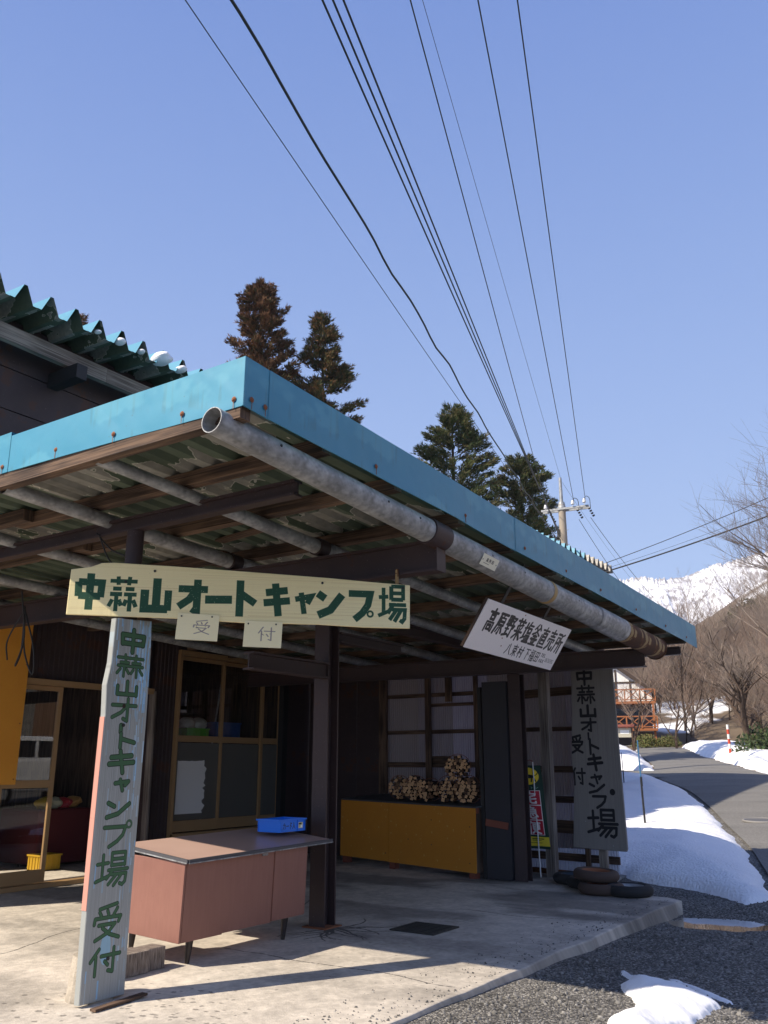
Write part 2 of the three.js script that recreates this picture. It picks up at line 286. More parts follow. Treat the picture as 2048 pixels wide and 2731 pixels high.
{
  const xs = [], zs = [], hx = [], hz = [];
  for (let x = -420; x < -30; x += 13) xs.push(x); for (let x = -30; x < -4.2; x += 0.6) xs.push(x); for (let x = -4.2; x < 0.6; x += 0.1) xs.push(x); for (let x = 0.6; x < 24; x += 0.6) xs.push(x); for (let x = 24; x <= 420; x += 13) xs.push(x);
  for (let z = 60; z > 4; z -= 8) zs.push(z); for (let z = 4; z > -4; z -= 0.7) zs.push(z); for (let z = -4; z > -12.5; z -= 0.11) zs.push(z); for (let z = -12.5; z > -31.8; z -= 0.7) zs.push(z); zs.push(-31.8);
  sheet('ground', xs, zs, null, mGround);
  for (let x = -420; x < -60; x += 9) hx.push(x); for (let x = -60; x < 24; x += 0.6) hx.push(x); for (let x = 24; x <= 420; x += 9) hx.push(x);
  for (let z = -31.8; z > -110; z -= 0.7) hz.push(z); for (let z = -110; z >= -430; z -= 5) hz.push(z);
  // leaf litter and lying snow, each with an outline of its own
  sheet('hillside', hx, hz, (x, z) => { const n = fbm(x * 0.5, z * 0.5, 4), sn = fbm(x * 0.09 + 50, z * 0.09, 5); const c = mixc([0.105, 0.075, 0.05], [0.16, 0.12, 0.08], n); return sn > 0.53 ? mixc(c, [0.8, 0.81, 0.83], sst(0.53, 0.55, sn)) : c; }, std({ vertexColors: true, roughness: 0.95 }));
}
// road: a ribbon between its two edges
const RL = [[2.5, 4], [0.4, -3], [-1.3, -9], [-2.45, -12.3], [-3.25, -15.0], [-4.25, -17.9], [-5.55, -21.7], [-7.1, -25.8], [-9.6, -31.2], [-12.0, -38.6], [-17.0, -51.8], [-21.7, -64.5], [-30, -73]];
const RR = [[8, 4], [5.6, -3], [3.6, -9], [2.4, -12.3], [1.2, -15], [-0.2, -18.5], [-1.7, -22], [-3.4, -26.0], [-5.9, -32.0], [-8.5, -38.3], [-12.6, -48.5], [-17.0, -60.5], [-27, -70]];
{
  const cl = new THREE.CatmullRomCurve3(RL.map(([x, z]) => V(x, 0, z))), cr = new THREE.CatmullRomCurve3(RR.map(([x, z]) => V(x, 0, z)));
  const N = 220, M = 10, pos = [], uv = [], idx = []; let s = 0, last = null;
  for (let j = 0; j <= N; j++) {
    const a = cl.getPoint(j / N), b = cr.getPoint(j / N); if (last) s += a.distanceTo(last); last = a;
    for (let i = 0; i <= M; i++) { const x = lerp(a.x, b.x, i / M), z = lerp(a.z, b.z, i / M), k = i / M; pos.push(x, T(x, z) + 0.03 + 0.05 * (1 - (2 * k - 1) ** 2), z); uv.push(k * 4, s); }
  }
  for (let j = 0; j < N; j++) for (let i = 0; i < M; i++) { const a = j * (M + 1) + i; idx.push(a, a + 1, a + M + 1, a + 1, a + M + 2, a + M + 1); }
  const g = new THREE.BufferGeometry(); g.setAttribute('position', new THREE.Float32BufferAttribute(pos, 3)); g.setAttribute('uv', new THREE.Float32BufferAttribute(uv, 2)); g.setIndex(idx); g.computeVertexNormals(); struct('road', g, mAsphalt);
  // side lane joining the road beyond the near snow
  const P2 = [], I2 = [], U2 = [];
  for (let i = 0; i <= 14; i++) for (let j = 0; j <= 3; j++) { const x = lerp(-8.8, -20, i / 14), z = lerp(-30.6, -34.0, j / 3) - (i / 14) * 2; P2.push(x, T(x, z) + 0.05, z); U2.push(x, z); }
  for (let i = 0; i < 14; i++) for (let j = 0; j < 3; j++) { const a = i * 4 + j; I2.push(a, a + 4, a + 1, a + 1, a + 4, a + 5); }
  const g2 = new THREE.BufferGeometry(); g2.setAttribute('position', new THREE.Float32BufferAttribute(P2, 3)); g2.setAttribute('uv', new THREE.Float32BufferAttribute(U2, 2)); g2.setIndex(I2); g2.computeVertexNormals(); struct('side_lane', g2, mAsphalt);
}
// snow: height field over a polygon, feathered at a ragged edge
function polyDist(P, x, z) {
  let inside = false, d = 1e9;
  for (let i = 0, j = P.length - 1; i < P.length; j = i++) {
    const [ax, az] = P[j], [bx, bz] = P[i];
    if ((az > z) !== (bz > z) && x < (bx - ax) * (z - az) / (bz - az) + ax) inside = !inside;
    const dx = bx - ax, dz = bz - az, t = Math.max(0, Math.min(1, ((x - ax) * dx + (z - az) * dz) / (dx * dx + dz * dz)));
    d = Math.min(d, Math.hypot(x - ax - dx * t, z - az - dz * t));
  }
  return inside ? d : -d;
}
function snow(name, P, hgt, edge, step, rag, base = T, mat = mSnow, nf = 1) {
  const xs = P.map((p) => p[0]), zs = P.map((p) => p[1]), x0 = Math.min(...xs) - rag, x1 = Math.max(...xs) + rag, z0 = Math.min(...zs) - rag, z1 = Math.max(...zs) + rag;
  const nx = Math.ceil((x1 - x0) / step), nz = Math.ceil((z1 - z0) / step), pos = [], uv = [], ok = [], idx = [];
  for (let j = 0; j <= nz; j++) for (let i = 0; i <= nx; i++) {
    const x = x0 + i * step, z = z0 + j * step, d = polyDist(P, x, z) + (fbm(x * 1.6 * nf + 31, z * 1.6 * nf, 4) - 0.5) * 2 * rag;
    const k = Math.max(0, Math.min(1, d / edge)), n = (fbm(x * 0.9 * nf, z * 0.9 * nf + 7, 4) - 0.5);
    const y = d > 0 ? hgt * Math.pow(k, 0.55) * (1 + 0.3 * n) + n * 0.08 * hgt * k : d * 0.9 - 0.02;
    pos.push(x, base(x, z) + y, z); uv.push(x, z); ok.push(d > -step * 1.5);
  }
  for (let j = 0; j < nz; j++) for (let i = 0; i < nx; i++) { const a = j * (nx + 1) + i, q = [a, a + 1, a + nx + 1, a + nx + 2]; if (q.some((t) => ok[t])) idx.push(a, a + nx + 1, a + 1, a + 1, a + nx + 1, a + nx + 2); }
  const g = new THREE.BufferGeometry(); g.setAttribute('position', new THREE.Float32BufferAttribute(pos, 3)); g.setAttribute('uv', new THREE.Float32BufferAttribute(uv, 2)); g.setIndex(idx); g.computeVertexNormals();
  return struct(name, g, mat);
}
const edgeL = RL.slice(3, 9);
snow('snow_field', [[-9.4, -12.3], [-4.3, -12.2], [-4.1, -11.9], [-3.1, -11.45], [-2.5, -10.95], [-2.2, -11.3], ...edgeL.map(([x, z]) => [x - 0.12, z]).slice(0, 5), [-9.4, -30.4], [-12, -30], [-12, -27.5], [-9.4, -27]], 0.30, 0.95, 0.1, 0.08);
snow('snow_field', [[-10.6, -34.4], [-12.1, -38.4], [-17.1, -51.8], [-21.7, -63], [-27, -63], [-27, -40], [-20, -36.2]], 0.45, 0.8, 0.22, 0.25);
snow('snow_bank', [[0.4, -17.5], [-1.6, -22.2], [-3.3, -26.1], [-5.8, -32.1], [-8.4, -38.4], [-12.4, -48.6], [-16.8, -60.5], [-13, -61], [-8.0, -47], [-2.5, -36], [1.5, -28], [4, -19]], 0.52, 1.1, 0.2, 0.3);
// melting patches on the gravel
snow('snow_patch', [[-2.52, -6.92], [-2.36, -6.80], [-2.12, -6.58], [-1.86, -6.57], [-1.66, -6.28], [-1.72, -5.9], [-1.8, -5.4], [-2.02, -5.2], [-2.1, -5.5], [-2.12, -5.95], [-2.22, -6.25], [-2.42, -6.48], [-2.30, -6.6]], 0.10, 0.16, 0.018, 0.05, T, mSnowSmall, 3);
snow('snow_patch', [[-2.22, -6.98], [-2.1, -6.95], [-1.62, -6.52], [-1.6, -6.42], [-1.72, -6.48], [-1.95, -6.7]], 0.022, 0.08, 0.018, 0.03, T, mSnowSmall, 4);
// puddle in the gravel
{
  const mW = new THREE.MeshPhysicalMaterial({ color: lin(0.20, 0.15, 0.10), roughness: 0.03, metalness: 0, ior: 1.33, clearcoat: 1, clearcoatRoughness: 0.02 });
  const g = new THREE.CircleGeometry(1.15, 48); g.rotateX(-Math.PI / 2); g.translate(-2.55, -0.152, -10.0); struct('puddle', g, mW);
}
// loose stones on the gravel
{
  const base = new THREE.IcosahedronGeometry(1, 0), N = 12500, im = new THREE.InstancedMesh(base, std({ color: 0xffffff, roughness: 0.9 }), N), m = new THREE.Matrix4(), q = new THREE.Quaternion(), e = new THREE.Euler(), r = rng(33), c = new THREE.Color();
  for (let i = 0; i < N; i++) {
    const onSlab = i > 11800, z = -4.0 - (onSlab ? 6.2 : 8) * Math.pow(r(), 1.3), x = onSlab ? -3.13 - 0.5 * Math.pow(r(), 2.5) : -3.0 + 3.4 * r(), s = (onSlab ? 0.6 : 1) * (0.005 + 0.011 * Math.pow(r(), 3) + (r() > 0.985 ? 0.014 * r() : 0)) * (((x + 2.55) ** 2 / 0.3 + (z + 10) ** 2 / 0.3) < 1 ? 0.2 : 1);
    e.set(r() * 6, r() * 6, r() * 6); m.compose(V(x, (onSlab ? 0 : T(x, z)) + s * 0.25, z), q.setFromEuler(e), V(s * (0.8 + 0.6 * r()), s * 0.7, s * (0.8 + 0.6 * r()))); im.setMatrixAt(i, m);
    const k = 0.08 + 0.26 * r() * r(); im.setColorAt(i, c.setRGB(k * 1.05, k, k * 0.93));
  }
  im.name = 'gravel_stones'; im.userData = { kind: 'stuff', label: 'loose grey stones scattered over the gravel yard beside the slab', category: 'stones' }; sh(im); scene.add(im);
}
// concrete slab under the canopy, with a chipped edge
{
  const s = new THREE.Shape(), r = rng(5), edge = [[-9.9, 6]];
  for (let z = 6; z > -10.25; z -= 0.12) edge.push([-3.10 + (z < -4 ? (-(z + 4)) * 0.008 : 0) + (fbm(z * 3, 2, 4) - 0.5) * 0.07, z]);
  edge.push([-3.02, -10.28], [-3.2, -10.42], [-3.9, -10.5], [-4.25, -10.9], [-4.25, -12.2], [-9.9, -12.2]);
  edge.forEach(([x, z], i) => (i ? s.lineTo(x, z) : s.moveTo(x, z)));
  const g = new THREE.ExtrudeGeometry(s, { depth: 0.15, bevelEnabled: true, bevelSize: 0.012, bevelThickness: 0.012, bevelSegments: 2 });
  const p = g.attributes.position, uv = g.attributes.uv; for (let i = 0; i < p.count; i++) uv.setXY(i, p.getX(i) + 10.4, p.getY(i) + 13 + p.getZ(i));
  // grime, drips and splashes where the photograph shows them (8 x 16 m in one sheet)
  const dots = [], q = rng(61); for (let k = 0; k < 170; k++) { const a = q() * 6.28, d = 0.12 + 0.75 * Math.pow(q(), 0.8); dots.push([-4.55 + Math.cos(a) * d, -3.85 + Math.sin(a) * d * 0.9, 0.006 + 0.014 * q(), 0.010 + 0.016 * q()]); }
  for (let k = 0; k < 60; k++) dots.push([-5.6 + 2.3 * q(), -4.6 - 3.5 * q(), 0.004 + 0.008 * q(), 0.006 + 0.01 * q()]);
  const roots = []; for (let k = 0; k < 15; k++) { let a = -1.2 + 2.7 * q(), x = -5.2, z = -6.86; for (let n = 0; n < 9; n++) { const nx = x + Math.cos(a) * 0.07, nz = z + Math.sin(a) * 0.07; roots.push([x, z, nx, nz, 0.016 - n * 0.0014]); x = nx; z = nz; a += (q() - 0.5) * 1.1; } }
  for (const [x0, z0, a0, n0] of [[-3.2, -5.6, 3.0, 22], [-7.6, -9.2, 0.4, 30], [-6.6, -4.2, -1.9, 24], [-3.4, -8.6, 2.7, 14]]) { let a = a0, x = x0, z = z0; for (let n = 0; n < n0; n++) { const nx = x + Math.cos(a) * 0.1, nz = z + Math.sin(a) * 0.1; roots.push([x, z, nx, nz, 0.0065]); x = nx; z = nz; a += (q() - 0.5) * 0.5; } }
  const N = 1024, M = 2048, cell = new Map(), key = (a, b) => a * 4096 + b;
  const mark = (x0, x1, z0, z1, it) => { for (let a = Math.floor((x0 + 10.4) / 8 * 64); a <= Math.floor((x1 + 10.4) / 8 * 64); a++) for (let b = Math.floor((z0 + 13) / 16 * 128); b <= Math.floor((z1 + 13) / 16 * 128); b++) { const k = key(a, b); if (!cell.has(k)) cell.set(k, []); cell.get(k).push(it); } };
  dots.forEach((d) => mark(d[0] - 0.04, d[0] + 0.04, d[1] - 0.04, d[1] + 0.04, { d })); roots.forEach((r0) => mark(Math.min(r0[0], r0[2]) - 0.03, Math.max(r0[0], r0[2]) + 0.03, Math.min(r0[1], r0[3]) - 0.03, Math.max(r0[1], r0[3]) + 0.03, { r0 }));
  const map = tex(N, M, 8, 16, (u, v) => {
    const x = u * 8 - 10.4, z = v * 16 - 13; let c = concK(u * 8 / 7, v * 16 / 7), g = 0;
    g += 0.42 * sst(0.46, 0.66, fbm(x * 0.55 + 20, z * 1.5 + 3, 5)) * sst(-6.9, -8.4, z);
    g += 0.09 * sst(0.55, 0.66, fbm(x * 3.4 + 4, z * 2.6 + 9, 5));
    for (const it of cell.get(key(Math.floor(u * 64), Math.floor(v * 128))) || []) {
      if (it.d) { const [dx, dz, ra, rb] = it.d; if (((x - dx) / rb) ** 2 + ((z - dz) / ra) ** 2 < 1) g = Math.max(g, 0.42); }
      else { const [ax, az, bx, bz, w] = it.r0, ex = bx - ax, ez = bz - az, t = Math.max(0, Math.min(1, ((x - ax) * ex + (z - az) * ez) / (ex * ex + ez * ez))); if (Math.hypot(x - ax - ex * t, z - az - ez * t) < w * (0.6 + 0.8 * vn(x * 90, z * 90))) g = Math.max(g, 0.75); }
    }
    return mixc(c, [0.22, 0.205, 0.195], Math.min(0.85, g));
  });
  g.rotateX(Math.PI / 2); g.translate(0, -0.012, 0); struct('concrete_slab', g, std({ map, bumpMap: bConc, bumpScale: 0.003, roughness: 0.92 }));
}
// distant snowy mountain with bare woods
{
  const azs = []; for (let a = -60; a < -21; a += 0.5) azs.push(a); for (let a = -21; a < -5; a += 0.045) azs.push(a); for (let a = -5; a <= 20; a += 0.5) azs.push(a);
  const N = azs.length - 1, M = 150, pos = [], col = [], idx = [];
  const ridge = [[-60, 180], [-48, 215], [-36, 235], [-24, 246], [-18.7, 244], [-15.4, 240], [-13.8, 243], [-12.6, 254], [-10.8, 260], [-9.3, 266], [-4, 300], [6, 320], [20, 280]];
  for (let i = 0; i <= N; i++) {
    const az = azs[i]; let k = 0; while (k < ridge.length - 2 && ridge[k + 1][0] < az) k++;
    const rh = lerp(ridge[k][1], ridge[k + 1][1], Math.min(1, (az - ridge[k][0]) / (ridge[k + 1][0] - ridge[k][0])));
    for (let j = 0; j <= M; j++) {
      const t = j / M, D = lerp(420, 1200, t), a = az * Math.PI / 180, x = Math.sin(a) * D, z = -Math.cos(a) * D, A = az * 1.0 + 100;
      const rel = fbm(A * 0.35 + t * 2, t * 5, 5) - 0.5, gul = Math.abs(fbm(A * 0.55 + t * 0.8, t * 1.3 + 3, 4) - 0.5);
      const y = Math.pow(t, 1.25) * rh + rel * 46 * Math.sin(t * Math.PI) - gul * 60 * Math.sin(t * Math.PI) + (t > 0.97 ? vn(A * 16, 1) * 3.5 + fbm(A * 1.5, 5, 3) * 5 - 3 : 0);
      pos.push(x, y, z);
      const w = fbm(A * 1.6 + t * 5, t * 30, 5) * 0.4 + vn(A * 16, t * 90) * 0.34 + vn(A * 22, t * 140) * 0.26, low = sst(0.62, 0.3, t) * 0.3;
      const thick = 0.85 * sst(0.44, 0.64, w + low + (t > 0.985 ? 0.12 : 0) + gul * 0.6 - 0.05);
      col.push(...mixc([0.80, 0.81, 0.84], [0.20, 0.17, 0.16], Math.min(1, thick)));
    }
  }
  for (let i = 0; i < N; i++) for (let j = 0; j < M; j++) { const a = i * (M + 1) + j; idx.push(a, a + M + 1, a + 1, a + 1, a + M + 1, a + M + 2); }
  const g = new THREE.BufferGeometry(); g.setAttribute('position', new THREE.Float32BufferAttribute(pos, 3)); g.setAttribute('color', new THREE.Float32BufferAttribute(col, 3)); g.setIndex(idx); g.computeVertexNormals();
  struct('mountain', g, std({ vertexColors: true, roughness: 0.95 }));
}
// ---------------------------------------------------------------- main building
const XW = -9.72;
{
  const b = thing('main_building', 'brown metal-clad shop building with folded turquoise roof behind the canopy', 'building', [XW, 0, -8]);
  const o = new THREE.Vector3(XW, 0, -8);
  const add = (name, g, m, p = b) => { g.translate(-o.x, -o.y, -o.z); return part(name, g, m, p); };
  // ribbed cladding panels: outline [z0,z1,y0,y1] on the wall plane
  const ribProf = [[0, 0], [0.03, 0], [0.037, 0.012], [0.068, 0.012], [0.075, 0]];
  const clad = (z0, z1, y0, y1) => {   // z0 > z1
    const n = Math.max(1, Math.round((z0 - z1) / 0.075)), g = ribSheet(n * 0.075, 0.075, ribProf, y1 - y0, R() * 3, R() * 3);
    // local x across -> -z ; local y (depth) -> +x ; local -z (length) -> up
    g.applyMatrix4(new THREE.Matrix4().makeBasis(V(0, 0, -(z0 - z1) / (n * 0.075)), V(1, 0, 0), V(0, -1, 0))); g.translate(XW + 0.01, y0, z0);
    add('cladding_panel', g, mBrown);
    add('wall_backing', boxg(0.08, y1 - y0, z0 - z1).translate(XW - 0.05, (y0 + y1) / 2, (z0 + z1) / 2), mBrown);
  };
  clad(-4.6, -6.28, 0.0, 3.55); clad(-6.28, -8.42, 2.46, 3.55); clad(-8.50, -8.93, 0.0, 3.55); clad(-8.93, -11.32, 3.08, 3.55); clad(-8.93, -11.32, 0.0, 0.42);
  // wide horizontal siding above the canopy
  for (let k = 0; k < 6; k++) { const y = 3.56 + k * 0.56; add('siding_board', bar(V(XW + 0.0, y + 0.275, -4.6), V(XW + 0.0, y + 0.275, -27), 0.545, 0.03, V(1, 0, 0)), mBrown); }
  add('wall_backing', boxg(0.06, 3.5, 22.3).translate(XW - 0.06, 5.3, -15.8), mBrown);
  add('wall_backing', boxg(0.1, 3.5, 14.9).translate(XW - 0.05, 1.75, -19.55), mBrown);
  // smooth purple-brown panel beside the window, with a dark post
  add('wall_panel', boxg(0.05, 3.2, 0.74).translate(XW + 0.02, 1.7, -11.77), mBrown);
  add('corner_post', boxg(0.10, 3.3, 0.12).translate(XW + 0.06, 1.65, -11.30), mBlack);
  // other walls around the inside, closed but for a sun gap
  add('end_wall', boxg(7, 6.9, 0.12).translate(XW - 3.5, 3.45, -26.95), mBrown);
  for (const [x0, x1, q0, q1] of [[-1.2, 0, 0, 6.9], [-7, -2.9, 0, 6.9], [-2.9, -1.2, 0, 2.3], [-2.9, -1.2, 3.42, 6.9]]) add('end_wall', boxg(x1 - x0, q1 - q0, 0.12).translate(XW + (x0 + x1) / 2, (q0 + q1) / 2, -4.62), mBrown);  // pieces leave an added, unseen gap that lets sun onto the doorway floor
  add('rear_wall', boxg(0.12, 6.9, 22.3).translate(XW - 7, 3.45, -15.8), mBrown);
  add('ceiling', boxg(6.8, 0.08, 22.2).translate(XW - 3.55, 3.5, -15.8), mWood);
  add('partition', boxg(6.8, 3.4, 0.1).translate(XW - 3.55, 1.72, -8.72), mWood);
  add('partition', boxg(6.8, 3.4, 0.1).translate(XW - 3.55, 1.72, -11.42), mWood);
  add('floor', boxg(6.8, 0.1, 4.0).translate(XW - 3.45, 0.02, -6.68), mConc);
  add('raised_floor', boxg(6.6, 0.1, 2.6).translate(XW - 3.4, 0.42, -10.08), mWood);
  // wooden plate under the eave
  for (const [a, c] of [[-4.3, -4.9], [-4.905, -6.95], [-6.955, -11], [-11.005, -19], [-19.005, -27]]) add('eave_board', bar(V(-9.42, 6.66 + 0.02 * (-a - 5) * 0 + 0.0, a), V(-9.42, 6.66, c), 0.09, 0.21), mWoodGrey);
  add('beam_end', boxg(0.62, 0.20, 0.16).translate(-9.40, 6.40, -6.35), mBlack);
    // folded plate roof: one panel per fold
  const prof = [[0, 0], [0.06, 0], [0.165, 0.235], [0.21, 0.235], [0.315, 0], [0.375, 0]];
  const top = [], und = [];
  for (let v = 0; v < 4; v++) {
    const mk = (flip, dy) => { const g = ribSheet(0.375, 0.375, prof, 4.3, v * 0.41, v * 0.77, flip, 1); g.applyMatrix4(new THREE.Matrix4().makeBasis(V(0, 0, -1), V(0, 1, 0), V(1, -0.05, 0))); g.translate(0, dy, 0); return g; };
    top.push(mk(true, 0.004)); und.push(mk(false, 0));
  }
  for (let k = 0; k < 59; k++) {
    const z = -4.425 - k * 0.375, yo = 6.93 + 0.018 * (-5.2 - z) - o.y, far = z < -24.2;
    const p = part('roof_panel', top[k % 4], far ? mZincSheet : mTeal, b); p.position.set(-9.0 - o.x, yo, z - o.z);
    part('underside', und[(k * 3) % 4], far ? mZincSheet : mPeelRoof, p);
  }
  add('rear_roof', boxg(4.2, 0.06, 22.2).rotateZ(0.06).translate(-15.2, 7.3, -15.5), mTeal);

  // sliding doors: panel with stiles, rails, panes
  const panel = (z0, z1, y0, y1, x, midFrac, mats, name = 'sliding_door') => {
    const g0 = new THREE.Group(); g0.name = name; g0.position.set(0, 0, 0); b.add(g0); const st = 0.055, ym = lerp(y0, y1, midFrac);
    const A = (n, g, m) => add(n, g, m, g0);
    const fr = mg([bar(V(x, y0, z0 - st / 2), V(x, y1, z0 - st / 2), 0.034, st), bar(V(x, y0, z1 + st / 2), V(x, y1, z1 + st / 2), 0.034, st),
      boxg(0.030, st, z0 - z1 - 2 * st).translate(x, y1 - st / 2, (z0 + z1) / 2), boxg(0.030, 0.15, z0 - z1 - 2 * st).translate(x, y0 + 0.075, (z0 + z1) / 2), boxg(0.030, 0.09, z0 - z1 - 2 * st).translate(x, ym, (z0 + z1) / 2)]);
    A('frame', fr, mBronze);
    A('pane', boxg(0.004, y1 - ym - st - 0.05, z0 - z1 - 2 * st).translate(x, (ym + y1) / 2 - 0.005, (z0 + z1) / 2), mats[0]);
    A('pane', boxg(0.004, ym - y0 - 0.21, z0 - z1 - 2 * st).translate(x, (ym + y0 + 0.1) / 2, (z0 + z1) / 2), mats[1]);
    return g0;
  };
  panel(-5.55, -6.32, 0.06, 2.38, XW - 0.05, 0.49, [mGlass, mGlass]);
  panel(-6.26, -7.02, 0.06, 2.38, XW - 0.01, 0.49, [mGlass, mGlass]);
  panel(-8.98, -9.95, 0.5, 2.98, XW - 0.01, 0.52, [mGlass, mGlassFrost], 'sliding_window');
  panel(-9.92, -10.90, 0.5, 2.98, XW - 0.05, 0.52, [mGlass, mGlassFrost], 'sliding_window');
  panel(-10.82, -11.30, 0.5, 2.98, XW - 0.01, 0.52, [mGlass, mGlassFrost], 'sliding_window');
  add('door_frame', mg([bar(V(XW + 0.03, 2.42, -5.4), V(XW + 0.03, 2.42, -8.46), 0.12, 0.07), bar(V(XW + 0.03, 0.03, -5.4), V(XW + 0.03, 0.03, -8.46), 0.14, 0.05)]), mBronze);
  add('window_frame', mg([bar(V(XW + 0.02, 3.025, -8.93), V(XW + 0.02, 3.025, -11.3), 0.12, 0.07), bar(V(XW + 0.02, 0.45, -8.93), V(XW + 0.02, 0.45, -11.3), 0.12, 0.07), bar(V(XW + 0.02, 0.45, -8.945), V(XW + 0.02, 3.0, -8.945), 0.05, 0.12, V(1, 0, 0))]), mBronze);
  // sheet of peeling paper stuck inside the lower left pane
  const pr = rng(12), pts = [[0.03, 0.04]]; for (let y = 0.04; y < 0.76; y += 0.035) pts.push([0.58 + (pr() - 0.5) * 0.07, y]); for (let x = 0.56; x > 0.05; x -= 0.05) pts.push([x, 0.78 + (pr() - 0.5) * 0.02]); pts.push([0.03, 0.78]);
  const pg = board(pts, 0.002, 0); pg.rotateY(Math.PI / 2); pg.translate(XW - 0.03, 0.70, -9.04); pg.translate(0.024, 0, 0); add('window_paper', pg, std({ color: lin(0.76, 0.74, 0.71), roughness: 0.8 }));
  // dark shelf inside
  add('shelf', boxg(0.5, 0.03, 2.3).translate(XW - 0.5, 1.785, -10.1), mWood);
}
// weathered board standing beside the doorway
solo('weathered_board', mg([bar(V(XW + 0.10, 0.02, -8.46), V(XW + 0.06, 2.42, -8.46), 0.11, 0.03, V(0, 0, 1))]), mWoodGrey, 'tall narrow weathered board standing against the cladding beside the open doorway', 'board');
// yellow panel on the wall
{
  const my = std({ map: tex(256, 256, 2, 2, (u, v) => { const n = fbm(u * 4, v * 6, 4, 4, 6), m = vn(u * 120, v * 120, 120); return mixc([0.86, 0.60, 0.20], [0.80, 0.53, 0.15], n * 0.8 + m * 0.2); }), roughness: 0.6 });
  const t = thing('wall_board', 'flat mustard yellow board fixed on the dark wall beside the doorway', 'board', [XW + 0.16, 1.2, -5.4]);
  part('panel', boxg(0.02, 2.45, 1.95).translate(0, 1.225, 0), my, t);
  for (const y of [0.06, 0.7, 1.4, 2.0]) part('nail', new THREE.CylinderGeometry(0.008, 0.008, 0.006, 10).rotateZ(Math.PI / 2).translate(0.013, y, -0.94), mRust, t);
  part('batten', boxg(0.12, 2.3, 0.05).translate(-0.075, 1.2, -0.8), mWood, t); part('batten', boxg(0.12, 2.3, 0.05).translate(-0.075, 1.2, 0.8), mWood, t);
}
// things inside
function crate(name, label, pos, w, h, d, col, group) {
  const t = thing(name, label, 'crate', pos), m = std({ color: col, roughness: 0.45 }), th = 0.012;
  part('base', boxg(w, th, d).translate(0, th / 2, 0), m, t);
  for (const s of [-1, 1]) {
    part('side', boxg(w, h, th).translate(0, h / 2, s * (d / 2 - th / 2)), m, t);
    part('end', boxg(th, h, d - 2 * th - 0.002).translate(s * (w / 2 - th / 2), h / 2, 0), m, t);
  }
  part('rim', mg([boxg(w + 0.03, 0.022, 0.016).translate(0, h, d / 2 + 0.006), boxg(w + 0.03, 0.022, 0.016).translate(0, h, -d / 2 - 0.006), boxg(0.016, 0.022, d - 0.006).translate(w / 2 + 0.006, h, 0), boxg(0.016, 0.022, d - 0.006).translate(-w / 2 - 0.006, h, 0)]), m, t);
  part('rib', mg([-0.36, -0.12, 0.12, 0.36].flatMap((k) => [boxg(0.012, h - 0.03, d + 0.016).translate(w * k, h / 2, 0), boxg(w + 0.016, h - 0.03, 0.012).translate(0, h / 2, d * k)])), m, t);
  return t;
}
crate('plastic_crate', 'bright green plastic crate on the shelf behind the sliding window', [XW - 0.45, 1.80, -9.72], 0.3, 0.15, 0.46, lin(0.10, 0.42, 0.04));
crate('plastic_crate', 'dark blue plastic crate on the shelf behind the window panes', [XW - 0.45, 1.80, -10.38], 0.3, 0.26, 0.56, lin(0.01, 0.06, 0.22));
for (const [z, x] of [[-9.62, 0], [-9.82, 0.04]]) {
  const g = new THREE.IcosahedronGeometry(0.13, 3), p = g.attributes.position; for (let i = 0; i < p.count; i++) { const k = 0.8 + 0.5 * fbm(p.getX(i) * 14 + z, p.getY(i) * 14 + p.getZ(i) * 9 + 20, 3); p.setXYZ(i, p.getX(i) * k, p.getY(i) * k * 0.8, p.getZ(i) * k); } g.computeVertexNormals();
  g.translate(XW - 0.45 + x, 2.02, z); solo('plastic_bag', g, new THREE.MeshPhysicalMaterial({ color: lin(0.6, 0.62, 0.55), roughness: 0.25, transmission: 0.35, thickness: 0 }), 'crumpled clear plastic bag on the green crate behind the window', 'bag', 'bags on the green crate');
}
{
  const t = thing('display_table', 'table under a dark red cloth just inside the open doorway', 'table', [XW - 1.6, 0.07, -8.1]);
  part('cloth', new RoundedBoxGeometry(0.9, 0.72, 0.85, 2, 0.03).translate(0, 0.40, 0), std({ color: lin(0.10, 0.012, 0.015), roughness: 0.9 }), t);
  part('leg', boxg(0.05, 0.05, 0.7).translate(0, 0.025, 0), mBlack, t);
  const cols = [[0.6, 0.4, 0.05], [0.5, 0.5, 0.35], [0.5, 0.05, 0.06], [0.55, 0.3, 0.1]];
  cols.forEach((c, i) => {
    const g = new THREE.IcosahedronGeometry(0.11, 2), p = g.attributes.position; for (let k = 0; k < p.count; k++) { const q = 0.75 + 0.6 * vn(p.getX(k) * 22 + i * 9, p.getY(k) * 22 + p.getZ(k) * 13 + 40); p.setXYZ(k, p.getX(k) * q, p.getY(k) * q * 0.7, p.getZ(k) * q); } g.computeVertexNormals(); g.translate(XW - 1.35, 0.90, -7.85 - i * 0.17);
    solo('produce_bag', g, std({ color: lin(...c), roughness: 0.35 }), ['yellow', 'pale', 'red', 'orange'][i] + ' packaged goods on the dark red table inside the doorway', 'package', 'packages on the red table');
  });
}
crate('basket', 'yellow slatted plastic basket on the floor inside the doorway', [XW - 1.0, 0.07, -7.72], 0.26, 0.19, 0.32, lin(0.50, 0.30, 0.02));

solo('leaning_panel', mg([bar(V(XW - 0.9, 0.5, -9.35), V(XW - 1.25, 2.62, -9.35), 0.02, 0.55, V(0, 0, 1))]), std({ color: lin(0.34, 0.33, 0.32), roughness: 0.7 }), 'pale grey panel leaning inside behind the sliding window', 'panel');
solo('broom_handle', tube(V(XW - 0.9, 0.5, -10.45), V(XW - 0.35, 2.85, -10.25), 0.014, 0.014, 8), mGalv, 'thin grey pole leaning inside behind the middle window pane', 'pole');
